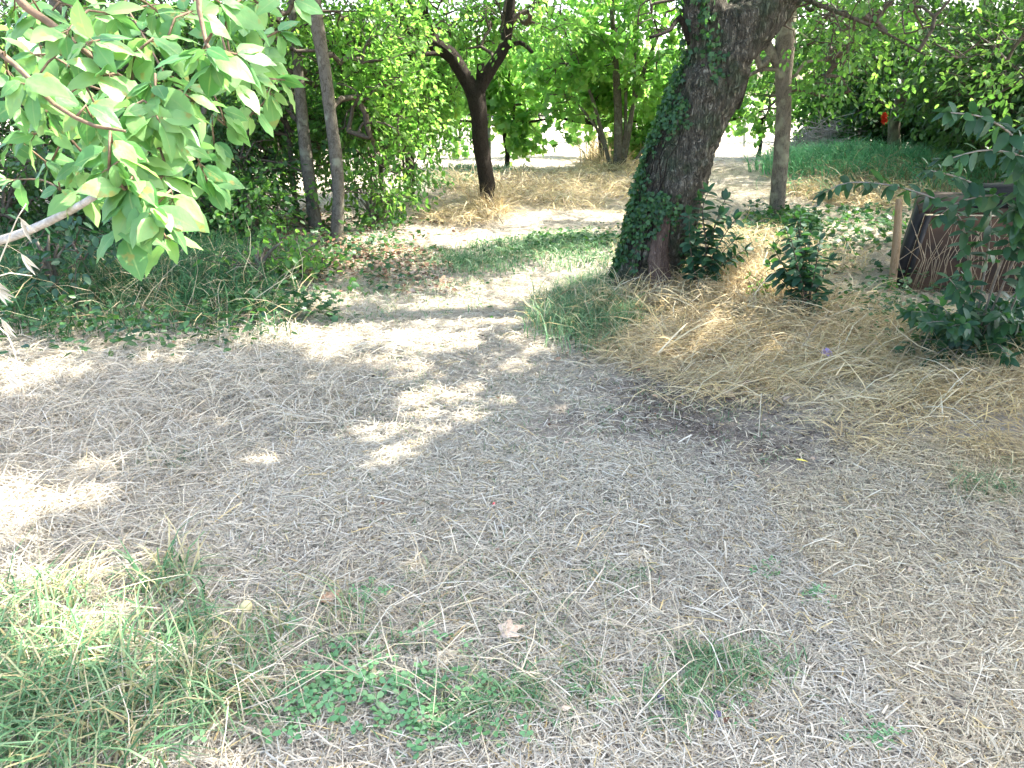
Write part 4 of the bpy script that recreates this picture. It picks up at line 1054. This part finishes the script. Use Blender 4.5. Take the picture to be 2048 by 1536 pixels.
tag(mb.build('dead_stalks', plain_mat('dead_stalk', (.20, .14, .08), (.36, .28, .18), 30), None, b), 'pale dead weed stalks standing against the rusty iron tank', 'dead weeds', kind='stuff')
pb = at(1785, 575, 6.0); pb = np.array([pb[0], 6.0, float(H(pb[0], 6.0))]); pt = at(1798, 398, 6.05)
mb = MB(); mb.tube([pb - [0, 0, .08], pb * .5 + pt * .5 + [.008, 0, 0], pt], [.032, .030, .024], sides=7, step=.08, rough=.05)
tag(mb.build('wooden_stake', M['wood'], None, pb), 'short leaning brown wooden stake beside the rusty iron tank', 'stake')

# ------------------------------------------------------------------ dark leaved shrub at right, close
def leafy_plant(name, label, cat, base, stems, whorl_every, leaf, size, n_pair=2, droop=.35, tv=OV_V, tf=OV_F, up_s=.4, mat='twig', group=None, start=.25, extra=None):
    root = empty(name, base, label, cat, group)
    tb = MB(); lb = MB()
    for pts, r in stems:
        P, R = tb.tube(pts, r, sides=6, step=.04, rough=.03)
        L = np.concatenate([[0], np.cumsum(np.linalg.norm(np.diff(P, axis=0), axis=1))])
        T = norm(np.gradient(P, axis=0))
        s = L[-1] * start; k = 0
        while s < L[-1]:
            i = int(np.searchsorted(L, s)); i = min(i, len(P) - 1)
            x = norm(np.cross(T[i], [0, .2, 1])) ; y = np.cross(T[i], x)
            a = k * 1.57 + rng.normal(0, .3)
            for q in range(n_pair):
                aa = a + q * 2 * math.pi / n_pair + rng.normal(0, .2)
                o_ = x * math.cos(aa) + y * math.sin(aa)
                d = norm(o_ + T[i] * .55 + np.array([0, 0, -droop]) + rng.normal(0, .15, 3))
                sz = rng.uniform(*size) * (1 - .3 * (s / L[-1]) ** 3)
                lb.scatter(tv, tf, [P[i]], [d], [np.array([0, 0, 1.]) + rng.normal(0, up_s, 3)], [sz])
            s += whorl_every * rng.uniform(.8, 1.2); k += 1
        for q in range(3):
            lb.scatter(tv, tf, [P[-1]], [norm(T[-1] + rng.normal(0, .4, 3))], [np.array([0, 0, 1.]) + rng.normal(0, up_s, 3)], [size[0]])
    tb.build('stems', M[mat], root, base, smooth_=True); lb.build('foliage', leaf, root, base, smooth_=True)
    return root
# finer ovate leaf for near plants
def ovate(n=6, width=.27, cup=.2, droop=.25):
    v = []; f = []
    for i in range(n + 1):
        y = i / n; wd = width * math.sin(math.pi * min(1, y * .92 + .04)) ** .75 * (1 - .25 * y)
        if i == n: wd = .0
        if i == 0: wd = .01
        z = -droop * y * y
        v += [(-wd, y, z + cup * wd), (0, y, z), (wd, y, z + cup * wd)]
    for i in range(n):
        a = i * 3
        f += [(a, a + 1, a + 4, a + 3), (a + 1, a + 2, a + 5, a + 4)]
    return v, f
NO_V, NO_F = ovate()

def arc(pix, Y0, Y1, r0, r1):
    n = len(pix); return ([at(px, py, Y0 + (Y1 - Y0) * i / (n - 1)) for i, (px, py) in enumerate(pix)], np.linspace(r0, r1, n))
sb_ = np.array([2.72, 4.35, float(H(2.72, 4.35))])
st = []
st.append(([sb_ - [0, 0, .05], at(1942, 620, 4.3), at(1932, 480, 4.1), at(1900, 415, 4.0), at(1800, 375, 3.9), at(1700, 365, 3.85), at(1650, 385, 3.85)], [.005, .006, .005, .005, .004, .003, .002]))
st.append(([sb_ - [0, 0, .05], at(1960, 600, 4.2), at(1980, 450, 4.0), at(1960, 380, 3.7), at(1900, 350, 3.5), at(1850, 340, 3.4)], [.005, .006, .005, .005, .004, .002]))
st.append(([sb_ - [0, 0, .05], at(1990, 560, 4.1), at(2040, 420, 3.7), at(2040, 300, 3.3), at(1980, 240, 3.1), at(1900, 225, 3.0)], [.006, .006, .006, .006, .004, .002]))
st.append(([sb_ - [0, 0, .05], at(2010, 560, 4.1), at(2080, 400, 3.7), at(2070, 330, 3.3), at(1980, 300, 3.2), at(1890, 320, 3.2)], [.006, .006, .006, .006, .004, .002]))
st.append(([sb_ - [0, 0, .05], at(2010, 640, 4.2), at(2060, 500, 3.9), at(2010, 400, 3.7), at(1930, 400, 3.6), at(1880, 430, 3.6)], [.005, .006, .005, .005, .004, .002]))
for k in range(48):
    tx = rng.uniform(1790, 2120); ty = rng.uniform(540 if rng.random() < .5 else 600, 740); YY = rng.uniform(3.8, 4.7)
    e = at(tx, ty, YY); st.append(([sb_ - [0, 0, .03], sb_ * .45 + e * .55 + [0, 0, .08], e], [.004, .003, .002]))
leafy_plant('dark_leaved_shrub', 'dark blue green leaved shrub arching in from the right edge', 'shrub', sb_, st, .036, M['leaf_blue'], (.070, .115), tv=NO_V, tf=NO_F, mat='twig_grey', droop=.45, start=.35)
# saplings beside the trunk
b1 = at(1400, 600, 5.5); b1 = np.array([b1[0], 5.5, float(H(b1[0], 5.5))])
st = [([b1, at(1412, 500, 5.45), at(1405, 420, 5.45), at(1416, 385, 5.45)], [.006, .005, .004, .002])]
for e in ((1400, 400), (1450, 400), (1440, 430), (1470, 480), (1490, 500), (1380, 470), (1450, 520), (1425, 540), (1390, 540), (1470, 440), (1378, 430)):
    q = at(e[0], e[1], 5.45 + rng.normal(0, .12)); st.append(([b1, b1 * .5 + q * .5 + [-.03, 0, .04], q], [.005, .004, .002]))
leafy_plant('young_sapling', 'leafy sapling growing right against the ivy clad trunk', 'sapling', b1, st, .030, M['leaf_blue'], (.08, .12), tv=NO_V, tf=NO_F, group='young saplings by the leaning trunk')
b2 = at(1612, 655, 5.1); b2 = np.array([b2[0], 5.1, float(H(b2[0], 5.1))])
st = [([b2, at(1612, 580, 5.1), at(1600, 500, 5.1), at(1602, 430, 5.1)], [.007, .006, .004, .002])]
for e in ((1595, 440), (1620, 460), (1570, 450), (1610, 480), (1590, 510), (1625, 510), (1550, 500), (1580, 470), (1640, 480), (1660, 520), (1560, 560), (1630, 540), (1575, 600), (1640, 590), (1600, 610), (1540, 530)):
    q = at(e[0], e[1], 5.1 + rng.normal(0, .12)); st.append(([b2 + (at(1612, 580, 5.1) - b2) * rng.random(), b2 * .4 + q * .6 + [0, 0, .03], q], [.005, .004, .002]))
leafy_plant('young_sapling', 'upright leafy sapling in the golden straw right of the ivy clad trunk', 'sapling', b2, st, .028, M['leaf_blue'], (.065, .11), tv=NO_V, tf=NO_F, group='young saplings by the leaning trunk')
b3 = at(1515, 660, 5.3); b3 = np.array([b3[0], 5.3, float(H(b3[0], 5.3))])
st = [([b3, b3 + [rng.normal(0, .04), 0, .15], at(1515 + rng.normal(0, 18), 570 + rng.normal(0, 18), 5.3)], [.003, .002, .001]) for k in range(5)]
leafy_plant('small_weed', 'small yellow green weed between the two saplings', 'weed', b3, st, .025, M['leaf_light'], (.025, .04), tv=NO_V, tf=NO_F)
b4 = at(1560, 300, 4.9); 

# ------------------------------------------------------------------ plum tree: trunk outside the left edge, branches hanging in
pb = np.array([-2.3, 1.25, float(H(-2.3, 1.25))])
plum = empty('plum_tree', pb, 'plum tree branch with large light green leaves hanging in at upper left', 'tree')
tb = MB()
tk = ([pb - [0, 0, .1], pb + [.03, 0, .6], pb + [.0, .05, 1.2], pb + [.12, .1, 1.9], pb + [.3, .2, 2.5]], [.10, .075, .065, .055, .04])
tb.tube(*tk, sides=14, rough=.04)
br = [
    ([pb + [.12, .1, 1.9], at(-250, -200, 1.45), at(150, -190, 1.42), at(370, -80, 1.38), at(398, 20, 1.36), at(412, 85, 1.34), at(432, 126, 1.32)], [.030, .018, .012, .007, .004, .0032, .0022]),
    ([pb + [.10, .08, 1.75], at(-260, -20, 1.40), at(-60, 70, 1.33), at(30, 130, 1.28), at(110, 210, 1.24), at(190, 252, 1.22), at(250, 262, 1.2)], [.026, .014, .006, .0045, .0035, .003, .002]),
    ([pb + [.10, .08, 1.8], at(-200, -120, 1.5), at(60, 20, 1.46), at(180, 110, 1.44), at(262, 168, 1.4), at(310, 195, 1.36), at(318, 232, 1.34)], [.026, .014, .007, .005, .004, .003, .002]),
]
pale = ([pb + [.02, .05, .95], at(-240, 560, 1.5), at(-60, 500, 1.42), at(40, 468, 1.38), at(120, 432, 1.34), at(190, 392, 1.30), at(232, 352, 1.28)], [.02, .0095, .0085, .0075, .0065, .0055, .004])
cont = ([at(190, 392, 1.30), at(232, 352, 1.28), at(262, 396, 1.22), at(300, 420, 1.2), at(330, 440, 1.18)], [.004, .0038, .003, .0026, .002])
nod = []
for q in br:
    P, R = tb.tube(*q, sides=7, step=.03); nod.append(P)
P, R = tb.tube(*cont, sides=7, step=.02); nod.append(P)
tbp = tb
tb = MB(); P, R = tb.tube(*pale, sides=8, step=.03, rough=.02); nod.append(P[len(P) * 3 // 4:])
tb.build('pale_branch', M['twig_pale'], plum, pb, smooth_=True)['label'] = 'bare pale grey branch rising from the left edge'
N = np.concatenate(nod)
WH = [  # leaf clusters: px, py, distance, leaves
    (30, 20, 1.7, 7), (90, 40, 1.55, 8), (170, 20, 1.6, 8), (240, 30, 1.5, 8), (320, 25, 1.6, 8), (390, 20, 1.5, 7), (460, 20, 1.6, 7), (520, 10, 1.7, 5), (560, 60, 1.9, 6), (530, 110, 1.9, 7), (470, 170, 1.6, 6), (500, 230, 1.9, 6), (450, 250, 1.7, 6), (120, 380, 1.8, 6), (350, 500, 1.3, 3), (255, 480, 1.25, 4),
    (130, 70, 1.4, 8), (200, 80, 1.35, 7), (260, 110, 1.4, 8), (330, 90, 1.45, 7), (60, 110, 1.5, 7), (150, 140, 1.5, 8), (210, 150, 1.35, 7), (400, 110, 1.35, 8), (436, 130, 1.32, 9),
    (480, 110, 1.4, 5), (15, 150, 1.3, 6), (70, 180, 1.25, 8), (110, 240, 1.3, 8), (30, 220, 1.4, 6), (190, 250, 1.25, 9), (250, 220, 1.3, 8), (310, 200, 1.34, 10), (316, 238, 1.3, 10), (350, 250, 1.35, 8),
    (400, 210, 1.45, 5), (60, 270, 1.5, 7), (100, 330, 1.6, 6), (20, 290, 1.55, 5), (230, 310, 1.22, 8), (215, 345, 1.2, 8), (250, 380, 1.2, 8), (265, 330, 1.3, 7), (300, 300, 1.4, 6), (335, 345, 1.35, 6), (325, 440, 1.18, 11), (315, 420, 1.2, 7), (275, 420, 1.22, 7),
    (150, 350, 1.5, 7), (180, 400, 1.35, 6), (220, 270, 1.5, 8), (150, 200, 1.9, 8), (90, 120, 1.9, 8), (270, 260, 1.6, 7), (200, 30, 1.9, 8), (60, 10, 1.9, 7), (350, 20, 1.9, 7), (480, 60, 1.8, 6), (290, 380, 1.3, 7), (250, 430, 1.25, 6), (350, 410, 1.25, 7), (370, 300, 1.5, 6),
    (420, 370, 1.6, 6), (400, 330, 1.6, 5), (430, 300, 1.7, 6), (540, 190, 1.8, 7), (570, 160, 1.8, 5), (510, 150, 1.7, 6), (600, 0, 1.7, 3), (130, 200, 1.7, 7), (230, 190, 1.7, 7), (330, 150, 1.7, 7), (30, 70, 1.8, 7), (440, 60, 1.8, 7), (280, 60, 1.8, 7), (380, 180, 1.7, 7), (170, 300, 1.6, 6), (20, 360, 1.9, 5),
]
NNv = [p for p in N]
tb = tbp; lb = MB()
for px, py, Y, k in sorted(WH, key=lambda a: np.min(np.linalg.norm(N - at(a[0], a[1], a[2]), axis=1))):
    c = at(px, py, Y)
    arr = np.array(NNv); d = np.linalg.norm(arr - c, axis=1); j = int(np.argmin(d)); a = arr[j]
    if d[j] > .015:
        mid = (a + c) / 2 + rng.normal(0, .012, 3) + [0, 0, .02]
        P, R = tb.tube([a, mid, c], [.0026, .0022, .0016], sides=5, step=.03)
        NNv += [p for p in P[1:]]
        ax = norm(c - mid)
    else: ax = norm(np.array([.4, -.1, -.5]))
    # leaves of a whorl spread round the shoot and droop
    for q in range(k):
        aa = q * 2.4 + rng.random() * .6
        rad = np.array([math.cos(aa), rng.normal(-.15, .45), math.sin(aa) * .8])
        dd = norm(rad + ax * .5 + np.array([0, 0, -.45]))
        basep = c - ax * rng.random() * .035 + dd * .008
        upv = np.array([rng.normal(0, .6), -.6 + rng.normal(0, .5), .9])
        L = rng.uniform(.036, .074)
        lb.scatter(BL_V, BL_F, [basep], [dd], [upv], [np.array([L * rng.uniform(.78, 1.1), L, L * rng.uniform(.5, 1.4)])], tint=None)
        tb.prisms([c - ax * .01], [basep + dd * .004], .0009, .0007, sides=4)
o = tb.build('branches', M['twig_red'], plum, pb, smooth_=True)
o = lb.build('foliage', M['plum_leaf'], plum, pb, smooth_=True)
# plum bark trunk
tb = MB(); tb.tube(*tk, sides=14, rough=.04); tb.build('trunk', M['bark_smooth'], plum, pb, smooth_=True)

# ------------------------------------------------------------------ wild oats at the left edge, close to the viewer
def oat(label, base_xy, pix, Y, n, sz):
    b = np.array([base_xy[0], base_xy[1], float(H(*base_xy))])
    root = empty('wild_oat', b, label, 'wild oat', 'dry wild oats at the left edge')
    P = [b] + [at(px, py, Y) for px, py in pix]
    tb = MB(); Q, R = tb.tube(P, np.linspace(.0016, .0006, len(P)), sides=5, step=.02)
    m = len(Q)
    for k in range(n):
        lb = MB()
        i = int(m * (1 - .30 * (k + .5) / n)) - 1; p = Q[i]; s = 1 if k % 2 else -1
        e = p + np.array([s * .012 + rng.normal(.004, .006), rng.normal(0, .008), rng.normal(-.004, .006)])
        tb.prisms([p], [e], .0004, .0003, sides=3)
        for w_ in range(3):
            dd = norm(np.array([.5 + rng.normal(0, .12) + .25 * (w_ - 1), -.1, -.75]))
            lb.scatter(NA_V, NA_F, [e], [dd], [np.array([rng.normal(0, .5), -1., .3])], [np.array([.6, 1, 1]) * sz * rng.uniform(.8, 1.1)])
        lb.build('spikelet', M['oat'], root, b)
    tb.build('stem', M['oat'], root, b)
oat('tall dry wild oat head crossing the pale branch at the left edge', (-1.2, .9), [(-160, 900), (-60, 640), (0, 520), (20, 470), (35, 435), (52, 408)], 1.05, 12, .032)
oat('dry wild oat head bending over the dark verge', (-1.25, .95), [(-200, 800), (-90, 600), (-30, 560), (20, 546), (64, 552)], 1.05, 6, .032)
oat('lowest dry wild oat head hanging at the left edge', (-1.25, .85), [(-220, 900), (-120, 680), (-30, 630), (15, 670), (35, 730), (50, 800)], 1.0, 7, .030)

# ------------------------------------------------------------------ small things on the ground
def ball(name, label, cat, px, py, r, mat, squash=.9, stem_=False):
    g = G(px, py); c = np.array([g[0], g[1], float(H(g[0], g[1])) + .022 + r * .7])
    V = []; n1, n2 = 12, 18
    for i in range(n1 + 1):
        th = math.pi * i / n1
        for j in range(n2):
            ph = 2 * math.pi * j / n2
            dent = 1 - .10 * math.exp(-((ph - 3.0) / .35) ** 2) - .12 * math.exp(-(th / .35) ** 2)
            V.append(c + r * dent * np.array([math.sin(th) * math.cos(ph), math.sin(th) * math.sin(ph), squash * math.cos(th)]))
    idx = np.arange((n1 + 1) * n2).reshape(n1 + 1, n2)
    q = np.stack([idx[:-1], idx[1:], np.roll(idx, -1, 1)[1:], np.roll(idx, -1, 1)[:-1]], -1).reshape(-1)
    mb = MB(); mb.add(V, q, [4] * (n1 * n2))
    tag(mb.build(name, mat, None, c - [0, 0, r * .7], smooth_=True), label, cat)
ball('fallen_plum', 'pale yellow fallen plum lying beside the green grass tuft', 'plum', 495, 1234, .019, plain_mat('yellow_plum', (.50, .42, .20), (.66, .60, .32), 30, rough=.5, bump=.1))
ball('fallen_plum', 'small orange fallen plum by the left verge', 'plum', 345, 692, .020, plain_mat('orange_plum', (.55, .16, .05), (.70, .30, .10), 30, rough=.5, bump=.1))
ball('fallen_plum', 'shrivelled purple plum in the straw, lower right of the grass tufts', 'plum', 1433, 1446, .011, plain_mat('purple_plum', (.045, .035, .07), (.11, .09, .15), 60, rough=.6, bump=.5), squash=.6)
ball('fallen_plum', 'shrivelled purple plum beside the right hand grass tuft', 'plum', 1320, 1412, .010, M_ := bpy.data.materials['purple_plum'], squash=.6)
ball('red_berry', 'tiny red berry on the chopped straw', 'berry', 988, 1031, .006, plain_mat('red_berry', (.6, .05, .06), (.7, .12, .10), 60, rough=.4, bump=.1))
def curled(name, label, cat, px, py, L, ang, cols, wide=1.0, curl=1.6, lift=.03, tv=None, tf=None):
    g = G(px, py); p = np.array([g[0], g[1], float(H(g[0], g[1])) + lift])
    d = np.array([math.cos(ang), math.sin(ang), .12])
    mb = MB(); tv = BL_V if tv is None else tv; tf = BL_F if tf is None else tf
    V = np.array(tv, float).copy(); V[:, 2] = V[:, 2] * curl + .25 * V[:, 0] * V[:, 1]
    mb.scatter(V, tf, [p], [d], [np.array([.1, -.3, 1.])], [np.array([L * wide, L, L])])
    o = mb.build(name, cols, None, p, smooth_=True)
    m = o.modifiers.new('thickness', 'SOLIDIFY'); m.thickness = .0006
    tag(o, label, cat)
brown = plain_mat('brown_leaf', (.30, .15, .07), (.50, .32, .20), 60, rough=.6, bump=.4)
tanm = plain_mat('tan_leaf', (.42, .30, .21), (.58, .45, .34), 60, rough=.7, bump=.4)
yel = plain_mat('yellow_leaf', (.60, .46, .05), (.72, .60, .12), 60, rough=.6, bump=.3)
curled('fallen_leaf', 'glossy brown curled leaf right of the yellow plum', 'leaf', 640, 1218, .075, .1, brown, 1.1, -1.2)
curled('fallen_leaf', 'tan dry lobed leaf lying on the straw near the viewer', 'leaf', 1000, 1296, .075, .35, tanm, 1.0, -1.6, tv=IV_V, tf=IV_F)
curled('fallen_leaf', 'bright yellow leaf on the dark patch of bare soil', 'leaf', 1590, 930, .050, -.4, yel, .5, .8)
curled('fallen_leaf', 'small orange brown leaf near the middle of the path', 'leaf', 815, 898, .05, .2, brown, .6, 1.0)
curled('fallen_leaf', 'small tan leaf at the very bottom of the clearing', 'leaf', 1120, 1440, .028, .2, tanm, 1.0, 1.0)
pu = leaf_mat('mauve_petal', [(.30, .22, .50), (.40, .30, .60)], [(.4, .3, .6), (.4, .3, .6)], mix=.3)
g = G(1650, 728); c = np.array([g[0], g[1], float(H(g[0], g[1])) + .07])
mb = MB(); k = 12; a = np.arange(k) * 6.28 / k
mb.scatter(NO_V, NO_F, np.repeat([c], k, 0), np.stack([np.cos(a), np.sin(a) * .6, np.sin(a) * .5 + .4], -1), np.array([[0, -.6, .8]]) + rng.normal(0, .3, (k, 3)), np.full(k, .035))
o = mb.build('mauve_flower', pu, None, c); tag(o, 'single mauve flower head low in the golden straw', 'flower')
root = o
